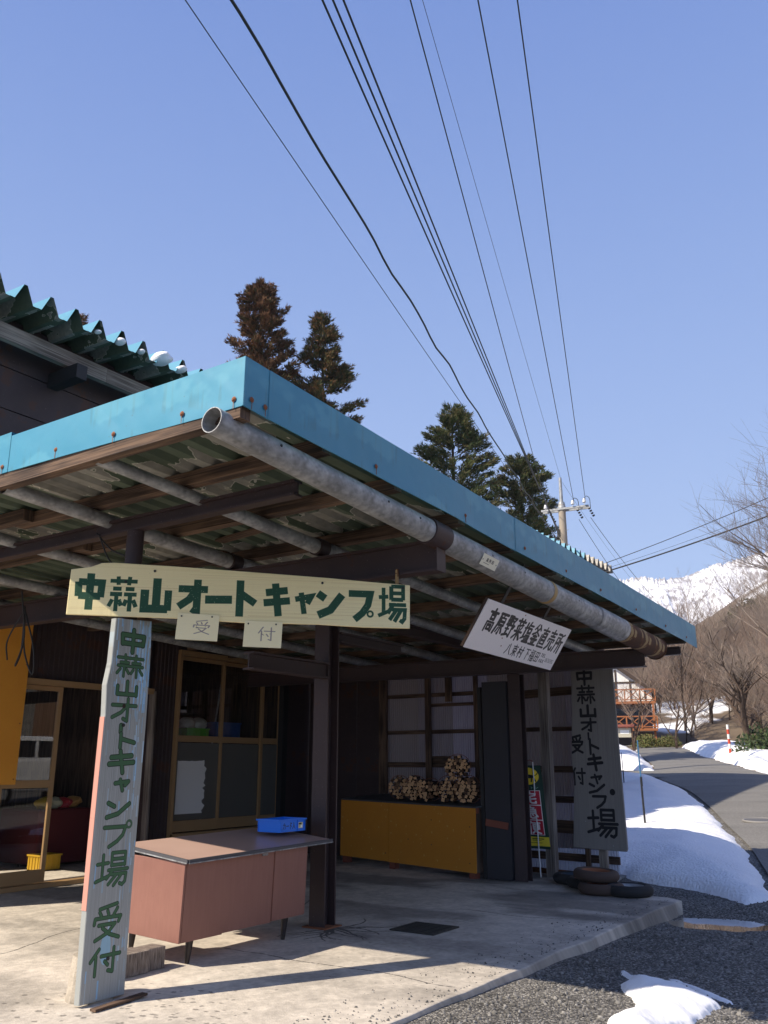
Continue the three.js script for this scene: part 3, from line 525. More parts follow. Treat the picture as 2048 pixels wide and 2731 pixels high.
// parked van and timber house across the road, mirrored in the shop glass
{
  const t = thing('parked_van', 'white boxy van parked across the road, mirrored in the shop door glass', 'van', [5.6, T(5.6, -17), -17.2], 0.12), wp = std({ color: lin(0.78, 0.78, 0.77), roughness: 0.3 }), gl = std({ color: lin(0.02, 0.022, 0.025), roughness: 0.08 });
  part('body', mg([new RoundedBoxGeometry(1.66, 1.0, 3.9, 3, 0.12).translate(0, 0.85, 0), new RoundedBoxGeometry(1.6, 0.85, 3.1, 3, 0.16).translate(0, 1.58, -0.25)]), wp, t);
  for (const sx of [-1, 1]) { for (const [z, L] of [[0.75, 0.8], [-0.25, 0.95], [-1.25, 0.8]]) part('side_window', boxg(0.02, 0.48, L).translate(sx * 0.805, 1.62, z), gl, t); for (const z of [1.25, -1.2]) { const w = part('wheel', new THREE.CylinderGeometry(0.31, 0.31, 0.2, 24).rotateZ(Math.PI / 2).translate(sx * 0.76, 0.31, z), mBlack, t); part('hub_cap', new THREE.CylinderGeometry(0.17, 0.17, 0.02, 20).rotateZ(Math.PI / 2).translate(sx * 0.87, 0.31, z), mGalv, w); } part('headlight', new RoundedBoxGeometry(0.28, 0.16, 0.06, 2, 0.02).translate(sx * 0.6, 0.95, 1.945), mGalv, t); }
  part('windscreen', boxg(1.35, 0.55, 0.02).rotateX(-0.35).translate(0, 1.6, 1.32), gl, t);
  const h = thing('timber_house', 'brown timber house with white gable trim across the road, mirrored in the shop door glass', 'house', [13, T(13, -27), -27], -0.9), tw = std({ color: lin(0.16, 0.085, 0.045), roughness: 0.8 });
  const sp = new THREE.Shape([[-4, 0], [4, 0], [4, 3.4], [0, 6], [-4, 3.4]].map(([x, y]) => new THREE.Vector2(x, y))); part('wall', new THREE.ExtrudeGeometry(sp, { depth: 7, bevelEnabled: false }).translate(0, 0, -7), tw, h);
  for (const q of [-1, 1]) { part('roof', boxg(5.4, 0.16, 8).rotateZ(-q * 0.576).translate(q * 2.25, 4.72, -3.4), mGalv, h); part('gable_trim', bar(V(0, 6.25, 0.65), V(q * 4.5, 3.3, 0.65), 0.05, 0.28), mWhite, h); part('window', boxg(1.3, 1.2, 0.06).translate(q * 1.9, 1.9, 0.03), gl, h); part('window_trim', mg([boxg(1.5, 0.1, 0.08).translate(q * 1.9, 2.55, 0.03), boxg(1.5, 0.1, 0.08).translate(q * 1.9, 1.25, 0.03), boxg(0.1, 1.2, 0.08).translate(q * 1.9 - 0.7, 1.9, 0.03), boxg(0.1, 1.2, 0.08).translate(q * 1.9 + 0.7, 1.9, 0.03)]), mWhite, h); }
}

// ---------------------------------------------------------------- canopy
const XE = -3.0, ZE = -3.1, SL = 0.0385, RY = (z) => 3.40 + SL * (z - ZE);  // underside of sheets
{
  const c = thing('canopy', 'open lean-to canopy with turquoise fascia, peeling sheet roof and recycled steel poles', 'canopy', [-5.2, 0, -7.5]);
  const o = V(-5.2, 0, -7.5);
  const add = (name, g, m, p = c) => { g.translate(-o.x, -o.y, -o.z); return part(name, g, m, p); };
  // roof sheets in rows, lapped downhill
  const prof = [[0, 0], [0.05, 0], [0.085, 0.048], [0.125, 0.048], [0.16, 0], [0.2, 0]];
  const tops = [], unds = [];
  for (let v = 0; v < 6; v++) { const q = rng(90 + v); const a = q() * 3, e = q() * 3; const t = ribSheet(0.8, 0.2, prof, 1.9, a, e, false, 1), u = ribSheet(0.8, 0.2, prof, 1.9, a, e, true, 1); t.rotateX(-Math.atan(SL)); u.rotateX(-Math.atan(SL)); t.translate(0, 0.004, 0); tops.push(t); unds.push(u); }
  for (let j = 0; j < 5; j++) for (let i = 0; i < 9; i++) {
    const z = ZE - 0.03 - j * 1.78, k = (i * 5 + j * 7) % 6, x = -3.06 - (i + 1) * 0.8 + (i === 8 ? 0.06 : 0);
    const p = part('roof_sheet', tops[k], mTeal, c); p.position.set(x - o.x, RY(z) - 0.008 + (i % 2) * 0.004, z - o.z); part('underside', unds[k], mPeel, p);
  }
  // sheet-metal fascia: long side in lapped lengths, short side in two
  const fas = (p, q, h0, h1, face) => {
    const n = q.clone().sub(p), L = n.length(), seg = Math.max(1, Math.round(L / 0.3)), pos = [], uv = [], idx = [], w = rng(Math.round(p.z * 100 + p.x * 10) + 999);
    // outer skin, bottom lip, top lip
    const off = [[0, 1, 0.05], [0, 1, 0], [0, 0, 0], [0, 0, 0.008]];
    for (let s = 0; s <= seg; s++) {
      const t = s / seg, c0 = p.clone().lerp(q, t), hh = lerp(h0, h1, t), wob = (fbm(c0.x * 1.1 + c0.z * 0.9 + 40, 3, 3) - 0.5) * 0.022, bw = (fbm(c0.x * 1.6 + c0.z * 1.5 + 70, 9, 3) - 0.5) * 0.02;
      off.forEach(([, up, back], k) => { const y = c0.y + (up ? hh + 0.3 * bw : bw); pos.push(c0.x - face.x * (back + wob * (up ? 0.3 : 1)), y, c0.z - face.z * (back + wob * (up ? 0.3 : 1))); uv.push(t * L, up ? hh : 0); });
    }
    for (let s = 0; s < seg; s++) for (let k = 0; k < 3; k++) { const a = s * 4 + k; idx.push(a, a + 1, a + 4, a + 1, a + 5, a + 4); }
    const g = new THREE.BufferGeometry(); g.setAttribute('position', new THREE.Float32BufferAttribute(pos, 3)); g.setAttribute('uv', new THREE.Float32BufferAttribute(uv, 2)); g.setIndex(idx); const ng = g.toNonIndexed(); ng.computeVertexNormals(); return ng;
  };
  const FB = (z) => 3.285 + SL * (z - ZE), FX = V(1, 0, 0), FZ = V(0, 0, 1);
  const cuts = [-3.1, -3.32, -6.0, -6.45, -9.3, -12.02];
  for (let i = 0; i < cuts.length - 1; i++) { const a = cuts[i] + (i ? 0.02 : 0), e = cuts[i + 1], off = (i % 2) * 0.003; add('fascia_panel', fas(V(XE + off, FB(a), a), V(XE + off, FB(e), e), 0.288, 0.288, FX), mTeal); }
  const FA = (x) => 3.285 + 0.012 * (XE - x);
  for (const [a, e, off] of [[-3.0, -5.16, 0], [-5.14, -7.4, 0.003], [-7.38, -9.7, 0]]) add('fascia_panel', fas(V(a, FA(a), ZE + off), V(e, FA(e), ZE + off), 0.288, 0.262, FZ), mTeal);
  // rusty screws with washers on the fascia
  const screw = new THREE.CylinderGeometry(0.007, 0.0165, 0.008, 10);
  const drip = new THREE.BoxGeometry(0.004, 0.05, 0.0012);
  for (const [x, dy] of [[-3.07, 0.045], [-3.47, 0.05], [-4.06, 0.05], [-4.62, 0.06], [-5.2, 0.05], [-5.8, 0.05]]) { const s = part('rusty_screw', screw, mRust, c); s.rotation.x = Math.PI / 2; s.position.set(x - o.x, FA(x) + dy, ZE + 0.007 - o.z); part('rust_run', drip, mRust, c).position.set(x - o.x, FA(x) + dy - 0.032, ZE + 0.0045 - o.z); }
  for (const [z, dy] of [[-3.16, 0.05], [-3.27, 0.05], [-4.35, 0.06], [-5.55, 0.06], [-6.6, 0.06], [-7.5, 0.06], [-8.4, 0.06], [-9.5, 0.06], [-10.6, 0.06], [-11.5, 0.06]]) { const s = part('rusty_screw', screw, mRust, c); s.rotation.z = -Math.PI / 2; s.position.set(XE + 0.009 - o.x, FB(z) + dy, z - o.z); if (z > -6) part('rust_run', drip, mRust, c).position.set(XE + 0.006 - o.x, FB(z) + dy - 0.032, z - o.z); }
  // boards behind the fascia and purlins across
  add('edge_board', bar(V(XE - 0.03, 3.295, ZE - 0.05), V(-9.6, 3.295, ZE - 0.05), 0.08, 0.145), mWood);
  const pz = [-3.92, -4.72, -5.62, -6.5, -7.4, -8.3, -9.2, -10.05, -10.9, -11.7];
  pz.forEach((z, i) => {
    const w = 0.085 + 0.02 * hash(i, 3), y = RY(z) - 0.052;
    const xm = -5.6 - 1.2 * hash(i, 9);
    add('purlin', bar(V(XE - 0.07, y, z), V(xm, y, z), w, 0.09), mWood); add('purlin', bar(V(xm + 0.25, y - 0.002, z + w + 0.01), V(-9.66, y - 0.002, z + w + 0.01), w * 0.9, 0.09), mWood);
  });
  // stray short boards nailed under the sheets
  add('cleat', bar(V(-4.65, RY(-5.1) - 0.02, -5.12), V(-5.25, RY(-5.1) - 0.02, -5.22), 0.10, 0.02), mWood);
  add('cleat', bar(V(-3.3, RY(-8.0) - 0.12, -8.0), V(-3.9, RY(-8.0) - 0.12, -8.05), 0.10, 0.025), mWood);
  // large tapered sectional steel pole under the eave: a chain of sleeves
  const AX = (z) => V(-3.15, 3.205 + (z + 3.0) * 0.0535, z), RA = (z) => 0.074 + (-(z + 3)) * 0.0068;
  const secs = [[-3.02, -5.3, 0, mGalv], [-5.28, -7.35, 0.004, mGalv], [-7.33, -8.55, 0.004, mGalv], [-8.53, -9.35, 0.010, mGalv], [-9.33, -10.62, 0.006, mRustPipe]];
  secs.forEach(([a, e, dr, m]) => { const p = AX(a), q = AX(e); add('steel_pole', mg([tube(p, q, RA(a) + dr, RA(e) + dr, 32, true), tube(q, p, RA(e) + dr - 0.005, RA(a) + dr - 0.005, 32, true).scale(1, 1, 1)]), m); });
  { const p = AX(-3.02), d = AX(-3.03).sub(p).normalize(); const rg = new THREE.RingGeometry(RA(-3.02) - 0.005, RA(-3.02), 36); rg.lookAt(d.clone().negate()); rg.translate(p.x, p.y, p.z); add('pole_rim', rg, mGalv); const p2 = AX(-10.62), d2 = d.clone(); const r2 = new THREE.TorusGeometry(RA(-10.62) + 0.006, 0.012, 8, 32); r2.lookAt(d2); r2.translate(p2.x, p2.y, p2.z); add('pole_rim', r2, mRustPipe); }
  { const q = AX(-5.33); const sleeve = tube(AX(-5.22), AX(-5.46), RA(-5.3) + 0.012, RA(-5.4) + 0.012, 28); add('pole_clamp', sleeve, mBrown); }
  { const sleeve = tube(AX(-7.32), AX(-7.38), RA(-7.3) + 0.008, RA(-7.4) + 0.008, 28); add('tape_band', sleeve, std({ color: lin(0.42, 0.28, 0.12), roughness: 0.7 })); }
  for (const z of [-3.5, -4.6, -5.0, -6.1, -6.7, -7.9]) { const p = AX(z), a = 0.9; part('bolt_hole', new THREE.CylinderGeometry(0.009, 0.009, 0.004, 8), mBlack, c).position.set(0, 0, 0); const h = c.children[c.children.length - 1]; const n = V(Math.cos(0.15), Math.sin(0.15) * 1, 0).normalize(); h.position.copy(p).addScaledVector(n, RA(z) + 0.004).sub(o); h.quaternion.setFromUnitVectors(UP, n); }
  { const z = -6.05, n = V(0.87, -0.49, 0).normalize(), p = AX(z).addScaledVector(n, RA(z) + 0.010), lp = canvasTex(128, 56, (g) => { g.fillStyle = '#e6e2cd'; g.fillRect(0, 0, 128, 56); g.strokeStyle = '#4a4640'; ['taka', 'sho', 'ta'].forEach((k, i) => glyph(g, k, 34 + i * 22, 14, 17, 18, 2.4)); g.fillStyle = '#4a4640'; g.fillRect(20, 40, 46, 2); for (const x of [8, 118]) { g.beginPath(); g.arc(x, 28, 3, 0, 6.3); g.fill(); } });
    const q = part('label_plate', boxg(1, 1, 1), std({ map: lp, roughness: 0.6 }), c); const bg = new THREE.BoxGeometry(0.26, 0.095, 0.004); q.geometry = bg; q.position.copy(p).sub(o); const ex = AX(z - 1).sub(AX(z)).normalize(), ez = n.clone().addScaledVector(ex, -n.dot(ex)).normalize(); q.quaternion.setFromRotationMatrix(new THREE.Matrix4().makeBasis(ex, new THREE.Vector3().crossVectors(ez, ex), ez)); }
  // slimmer pipes parallel to it
  const pipe = (x, z0, z1, r0, r1, y0) => { const p = V(x, RY(z0) - y0 - r0, z0), q = V(x + 0.0, RY(z1) - y0 - r1 - 0.01, z1); add('steel_pipe', mg([tube(p, q, r0, r1, 20, true), tube(q, p, r1 - 0.004, r0 - 0.004, 20, true)]), mGalv); };
  pipe(-4.28, -3.16, -4.46, 0.040, 0.046, 0.1); pipe(-4.28, -4.44, -5.55, 0.050, 0.062, 0.1); pipe(-4.28, -5.53, -11.5, 0.050, 0.062, 0.1);
  pipe(-5.25, -3.16, -5.5, 0.05, 0.06, 0.1); pipe(-5.25, -5.48, -11.5, 0.055, 0.06, 0.1);
  pipe(-6.45, -3.16, -11.5, 0.048, 0.062, 0.1); pipe(-7.75, -3.16, -11.5, 0.05, 0.06, 0.1); pipe(-8.9, -3.16, -11.5, 0.05, 0.06, 0.1);
  for (const x of [-4.28, -5.25]) add('pipe_clamp', tube(V(x, RY(-5.36) - 0.165, -5.34), V(x, RY(-5.45) - 0.165, -5.46), 0.074, 0.074, 18), mBrown);
  // cross beams
  add('cross_beam', ibeam(V(-3.40, 3.14, -4.05), V(-9.6, 3.14, -4.05), 0.105, 0.08), mBrown);
  add('cross_beam', ibeam(V(-3.14, 2.925, -5.4), V(-9.6, 2.985, -5.4), 0.235, 0.12), mBrown);
  add('beam_end_plate', boxg(0.008, 0.24, 0.125).translate(-3.132, 2.925, -5.4), mBrown);
  add('cross_beam', ibeam(V(-3.21, 2.66, -10.35), V(-9.6, 2.72, -10.35), 0.215, 0.12), mBrown);
  // posts
  add('round_post', tube(V(-4.97, 0, -4.06), V(-4.94, 3.085, -4.05), 0.062, 0.062, 24), mBrown);
  add('post_footing', tube(V(-4.985, 0, -4.03), V(-4.985, 0.26, -4.03), 0.15, 0.125, 24), mConcEdge);
  add('steel_post', ibeam(V(-5.30, 0, -6.84), V(-5.30, 2.87, -6.84), 0.17, 0.17), mBrown);
  add('post_foot', boxg(0.26, 0.012, 0.26).translate(-5.30, 0.006, -6.84), mRust);
  add('bracket', ibeam(V(-5.24, 2.31, -5.64), V(-5.24, 2.31, -6.74), 0.15, 0.12), mBrown);
  add('bracket', ibeam(V(-5.24, 2.66, -6.93), V(-5.24, 2.66, -8.1), 0.10, 0.10), mBrown);
  add('girder', ibeam(V(-5.30, 2.93, -6.6), V(-5.30, 2.90, -10.3), 0.12, 0.1), mBrown);
  add('steel_post', ibeam(V(-5.13, 0, -10.80), V(-5.13, 2.60, -10.80), 0.15, 0.17), mBrown);
  add('post_cover', boxg(0.36, 2.5, 0.16).translate(-5.41, 1.26, -10.76), std({ color: lin(0.022, 0.021, 0.027), roughness: 0.65 }));
  add('post_board', bar(V(-5.64, 0, -10.78), V(-5.66, 2.45, -10.78), 0.05, 0.12), mBlack);
  add('post_batten', bar(V(-5.58, 0.70, -10.665), V(-5.26, 0.66, -10.665), 0.02, 0.085), mWoodRed);
  // end bracket past the far beam
  add('end_beam', ibeam(V(-3.1, 2.86, -11.55), V(-9.6, 2.9, -11.55), 0.1, 0.08), mBrown);
}
// lean-to back wall: posts, battens and ribbed translucent sheets
{
  const w = thing('sheet_wall', 'back wall of translucent corrugated sheets on dark battens under the canopy', 'wall', [-7, 0, -12.05]), o = V(-7, 0, -12.05);
  const add = (name, g, m) => { g.translate(-o.x, -o.y, -o.z); return part(name, g, m, w); };
  const mPoly = [0, 1, 2, 3].map((k) => new THREE.MeshPhysicalMaterial({ color: [lin(0.33, 0.28, 0.27), lin(0.33, 0.29, 0.31), lin(0.46, 0.43, 0.52), lin(0.60, 0.60, 0.64)][k], roughness: 0.5, transmission: 0.4, thickness: 0 }));
  const pp = []; for (let i = 0; i <= 6; i++) pp.push([0.04 * i / 6, 0.007 * (1 - Math.cos(i / 6 * 6.2832))]);
  const sheetG = ribSheet(0.64, 0.04, pp, 2.75); sheetG.applyMatrix4(new THREE.Matrix4().makeBasis(V(1, 0, 0), V(0, 0, 1), V(0, -1, 0)));
  const lowG = ribSheet(0.64, 0.04, pp, 0.62); lowG.applyMatrix4(new THREE.Matrix4().makeBasis(V(1, 0, 0), V(0, 0, 1), V(0, -1, 0)));
  for (let i = 0; i < 6; i++) {
    const x = -8.12 + i * 0.63; const s = part('wall_sheet', sheetG, mPoly[[0, 1, 2, 0, 0, 1][i]], w); s.position.set(x - o.x, 0.30, -12.10 - o.z + (i % 2) * 0.004);
    const l = part('wall_sheet', lowG, mPoly[3], w); l.position.set(x - o.x, -0.1, -12.125 - o.z + (i % 2) * 0.004);
  }
  for (const [x0, x1] of [[-9.66, -9.16], [-9.15, -8.65], [-8.64, -8.15]]) add('wall_board', boxg(x1 - x0, 3.0, 0.03).translate((x0 + x1) / 2, 1.5, -12.02), mBrown);
  const bt = (x0, x1, y, h, tilt = 0) => add('batten', bar(V(x0, y, -12.055), V(x1, y + tilt, -12.055), 0.04, h), mWood);
  bt(-8.1, -5.6, 2.49, 0.06); bt(-7.3, -5.6, 2.33, 0.05); bt(-8.1, -4.3, 1.92, 0.06); bt(-8.1, -5.6, 1.42, 0.08); bt(-7.3, -6.9, 1.50, 0.10);
  bt(-5.6, -4.3, 2.43, 0.12, 0.05); bt(-5.6, -4.3, 1.36, 0.09); bt(-5.6, -4.3, 0.95, 0.09); bt(-5.6, -4.3, 0.60, 0.17, -0.03); bt(-5.6, -4.3, 0.20, 0.1, -0.02); bt(-8.1, -5.6, 0.6, 0.09);
  for (const [x, a] of [[-8.1, 0.14], [-7.24, 0.09], [-6.38, 0.06], [-4.72, 0.06]]) add('wall_post', bar(V(x, 0, -11.99), V(x, 2.85, -11.99), a, 0.06), mWood);
  add('wall_post', bar(V(-5.0, 0.0, -11.42), V(-5.03, 2.72, -11.5), 0.13, 0.12), mWoodGrey);
  add('wall_post', bar(V(-4.40, -0.1, -11.72), V(-4.38, 2.6, -11.72), 0.11, 0.06), mWoodGrey);
  add('hanging_slat', boxg(0.12, 0.5, 0.02).translate(-6.85, 2.62, -11.97), mWood);
  add('sill', bar(V(-5.35, 0.06, -11.55), V(-4.7, 0.05, -11.45), 0.07, 0.06), mWoodOrange);
}
// long painted board hung from the round post to the second beam, running diagonally
{
  const p0 = V(-5.115, 2.43, -3.66), p1 = V(-3.40, 2.385, -5.372), L = Math.hypot(p1.x - p0.x, p1.z - p0.z);
  const pts = [[0, 0], [0.5 * L * 0.6, -0.005], [0.5 * L, -0.022], [0.72 * L, -0.018], [L * 0.86, -0.03], [L, -0.028], [L + 0.004, 0.292], [0.9 * L, 0.302], [0.75 * L, 0.322], [0.5 * L, 0.345], [0.3 * L, 0.362], [0.12 * L, 0.372], [0.085 * L, 0.366], [0.055 * L, 0.335], [0.015 * L, 0.318], [0.004, 0.312]];
  const map = canvasTex(2048, 340, (g, w, h) => {
    g.fillStyle = '#f2e3ae'; g.fillRect(0, 0, w, h); grain(g, w, h, false, 260, ['#dcc68a', '#f8edc4', '#cdb578', '#bda372'], 0.35, 4);
    specks(g, w, h, 220, '#8a7750', 3, 0.5, 8);
    const C = '#1d4a35'; g.strokeStyle = C; g.fillStyle = C; const o = { cap: 'butt', jit: 0.15 };
    const put = (k, x, y, cw, ch, lw, e = {}) => glyph(g, k, x, y - 8, cw, ch + 12, lw * 1.2, { ...o, ...e });
    put('naka', 20, 62, 195, 230, 34, { skew: 0.02 }); put('hiru', 215, 75, 185, 220, 20); put('yama', 400, 68, 200, 225, 38); put('o', 610, 72, 205, 215, 36); put('bar', 770, 95, 190, 210, 40); put('to', 925, 75, 190, 230, 38); put('ki', 1120, 82, 190, 215, 36); put('ya', 1300, 75, 150, 200, 28); put('n', 1440, 92, 205, 200, 38, { rot: -0.06 }); put('pu', 1640, 85, 190, 220, 36, { dot: false }); g.lineWidth = 12; g.beginPath(); g.arc(1795, 258, 17, 0, 6.3); g.stroke(); put('ba', 1842, 66, 190, 242, 21);
    const r = rng(3); g.fillStyle = '#e9ddb4'; for (let i = 0; i < 700; i++) { g.globalAlpha = 0.75 * r(); g.fillRect(r() * w, 60 + r() * 250, 1 + 5 * r(), 1 + 3 * r()); } g.globalAlpha = 1;
  });
  const t = thing('hanging_sign_board', 'long cream wooden sign with big green painted Japanese lettering hanging diagonally under the eave', 'sign', [p0.x, p0.y, p0.z], Math.atan2(-(p1.z - p0.z), p1.x - p0.x));
  const m = std({ map, roughness: 0.75, bumpMap: bWood, bumpScale: 0.001 });
  part('board', board(pts, 0.014), m, t);
  for (const [x, y] of [[0.235 * L, 0.325], [0.155 * L, 0.24], [0.73 * L, 0.285], [0.98 * L, 0.27]]) part('nail', new THREE.CylinderGeometry(0.009, 0.009, 0.006, 10).rotateX(Math.PI / 2).translate(x, y, 0.019), mBlack, t);
  part('hanging_rod', tube(V(L * 0.965, 0.26, -0.02), V(L * 0.965, 0.42, -0.02), 0.013, 0.013, 10), mRustPipe, t);
  // two paper cards pinned below
  const card = (x, y, w, h, key, rot, label) => {
    const mp = canvasTex(256, 256, (g, W, H) => { g.fillStyle = '#f1e5b9'; g.fillRect(0, 0, W, H); grain(g, W, H, false, 40, ['#e2dbb8', '#f6f2dc'], 0.4, 5); g.strokeStyle = 'rgba(120,112,120,0.75)'; glyph(g, key, 92, 48, 120, 150, 9); const r = rng(9); g.fillStyle = '#555'; for (let i = 0; i < 5; i++) { g.beginPath(); g.arc(110 + r() * 90, 80 + r() * 60, 3, 0, 6.3); g.fill(); } });
    const q = thing('paper_card', label, 'paper sign', [0, 0, 0], t.rotation.y, 'pale cards pinned under the long board');
    const dx = V(Math.cos(t.rotation.y), 0, -Math.sin(t.rotation.y)), nz = V(Math.sin(t.rotation.y), 0, Math.cos(t.rotation.y));
    q.position.copy(V(p0.x, p0.y, p0.z)).addScaledVector(dx, x).addScaledVector(nz, 0.022); q.position.y += y;
    const b = part('card', board([[0, 0], [w, 0], [w * 1.01, h], [0.005, h]], 0.003, 0.0005), std({ map: mp, roughness: 0.7 }), q); b.rotation.z = rot;
    for (const k of [0.12, 0.85]) part('pin', new THREE.CylinderGeometry(0.006, 0.006, 0.006, 8).rotateX(Math.PI / 2).translate(w * k, h - 0.022, 0.006), mBlack, q);
    return q;
  };
  card(0.74, -0.155, 0.29, 0.185, 'uke', -0.03, 'pale card with the faded pencilled character for receive under the board');
  card(1.21, -0.195, 0.27, 0.185, 'tsuke', -0.02, 'pale card with a faded pencilled character beside the first card');
}
// tall carved plank with green letters on the round post
{
  const map = canvasTex(320, 2048, (g, w, h) => {
    g.fillStyle = '#979a97'; g.fillRect(0, 0, w, h); grain(g, w, h, true, 420, ['#7f8280', '#aaaeac', '#6f716e', '#b2b6b4'], 0.5, 14);
    const r = rng(41); for (let i = 0; i < 230; i++) { const y = r() < 0.55 ? r() * 480 - 40 : r() * h; g.globalAlpha = 0.2 + 0.5 * r(); g.fillStyle = r() < 0.6 ? '#86bdec' : '#b4d9f6'; const x = r() < 0.6 ? 200 + r() * 110 : 20 + r() * 280; g.fillRect(x, y, 2 + 9 * r(), 20 + 120 * r()); } g.globalAlpha = 1;
    g.fillStyle = 'rgba(140,200,235,0.55)'; g.beginPath(); g.ellipse(150, 1800, 36, 80, 0, 0, 6.3); g.fill();
    const fix = [['naka', 45, 62, 250, 143, 34], ['hiru', 45, 212, 235, 138, 21], ['yama', 45, 366, 215, 92, 28], ['o', 35, 462, 215, 145, 24], ['vbar', 80, 618, 100, 50, 32], ['to', 60, 668, 215, 84, 28], ['ki', 48, 762, 215, 130, 32], ['ya', 95, 895, 150, 92, 27], ['n', 55, 1022, 210, 118, 28], ['pu', 50, 1145, 215, 145, 24], ['ba', 35, 1300, 240, 192, 21], ['uke', 35, 1568, 230, 192, 22], ['tsuke', 40, 1790, 225, 140, 22]];
    for (const [k, x, y, cw, ch, lw] of fix) { g.strokeStyle = '#1b2f20'; glyph(g, k, x, y, cw, ch, lw); g.strokeStyle = '#3d6142'; glyph(g, k, x, y, cw, ch, lw * 0.7); }
    g.fillStyle = '#2a1a12'; g.beginPath(); g.arc(140, 515, 13, 0, 6.3); g.fill();
  });
  const t = thing('sign_plank', 'tall weathered blue-grey plank with carved green Japanese lettering standing at the round post', 'sign', [-4.85, 0, -4.0], Math.PI / 2);
  // local x runs along -z of the world, local z is +x
  const pts = [[-0.165, 0.02], [0.175, 0.02], [0.172, 0.5], [0.178, 1.2], [0.185, 1.75], [0.18, 2.2], [0.168, 2.42], [-0.142, 2.40], [-0.148, 2.1], [-0.172, 1.95], [-0.160, 1.75], [-0.168, 1.1], [-0.17, 0.5]];
  part('plank', board(pts, 0.045, 0.004), std({ map, roughness: 0.8, bumpMap: bWood, bumpScale: 0.001 }), t).position.z = -0.03;
  // salmon strip: warm sun on the plank edge, put into the colour
  part('sun_tint_edge', mg([bar(V(-0.1745, 0.55, -0.008), V(-0.1725, 1.1, -0.008), 0.005, 0.046, V(0, 0, 1)), bar(V(-0.1725, 1.101, -0.008), V(-0.166, 1.74, -0.008), 0.005, 0.046, V(0, 0, 1))]), std({ color: lin(0.55, 0.26, 0.20), roughness: 0.8 }), t);
  for (const [x, y] of [[-0.01, 1.69], [0.02, 0.25]]) part('nail', new THREE.CylinderGeometry(0.012, 0.012, 0.006, 10).rotateX(Math.PI / 2).translate(x, y, 0.022), mBlack, t);
}
// small white tilted sign under the pole
{
  const map = canvasTex(1024, 320, (g, w, h) => {
    g.fillStyle = '#e9e3e2'; g.fillRect(0, 0, w, h); specks(g, w, h, 60, '#8a8280', 3, 0.4, 3);
    g.strokeStyle = '#1c191b'; g.fillStyle = '#1c191b';
    ['taka', 'hara', 'no', 'sai', 'shio', 'kama', 'choku', 'bai', 'sho'].forEach((k, i) => glyph(g, k, 70 + i * 104, 38, 94, 154, 16, { jit: 0.5 }));
    ['ya8', 'tsuka', 'mura'].forEach((k, i) => glyph(g, k, 395 + i * 72, 212, 62, 84, 8)); ['shimo', 'fuku', 'ta'].forEach((k, i) => glyph(g, k, 622 + i * 64, 212, 56, 84, 7));
    g.font = 'bold 36px sans-serif'; g.fillText('TEL', 818, 246); g.fillText('FAX', 818, 288); g.font = '40px sans-serif'; g.save(); g.translate(892, 274); g.scale(0.5, 1); g.fillText('0867663992', 0, 0); g.restore();
  });
  const TL = V(-3.25, 2.775, -6.27), TR = V(-3.25, 2.735, -8.07), BL = V(-3.5, 2.385, -6.36);
  const ex = TR.clone().sub(TL), L = ex.length(); ex.normalize(); const ey0 = TL.clone().sub(BL), Hh = 0.455, ez = new THREE.Vector3().crossVectors(ex, ey0).normalize(), ey = new THREE.Vector3().crossVectors(ez, ex);
  const t = thing('small_sign', 'small tilted white signboard with black brushed Japanese lettering hung from the steel pole', 'sign', [BL.x, BL.y, BL.z]);
  t.quaternion.setFromRotationMatrix(new THREE.Matrix4().makeBasis(ex, ey, ez));
  part('board', board([[0.02, 0], [L, 0], [L, Hh], [0.02, Hh]], 0.010, 0.0015), std({ map, roughness: 0.5 }), t);
  part('backing', boxg(L + 0.005, Hh, 0.014).translate(L / 2, Hh / 2, -0.012), mWood, t);
  for (const x of [0.32, 1.2]) part('strap', boxg(0.045, 0.34, 0.008).translate(x, Hh + 0.10, -0.03), mBlack, t);
  for (const [x, y] of [[0.75, Hh - 0.02], [0.6, 0.10], [0.55, 0.17]]) part('nail', new THREE.CylinderGeometry(0.006, 0.006, 0.004, 8).rotateX(Math.PI / 2).translate(x, y, 0.014), mRust, t);
}
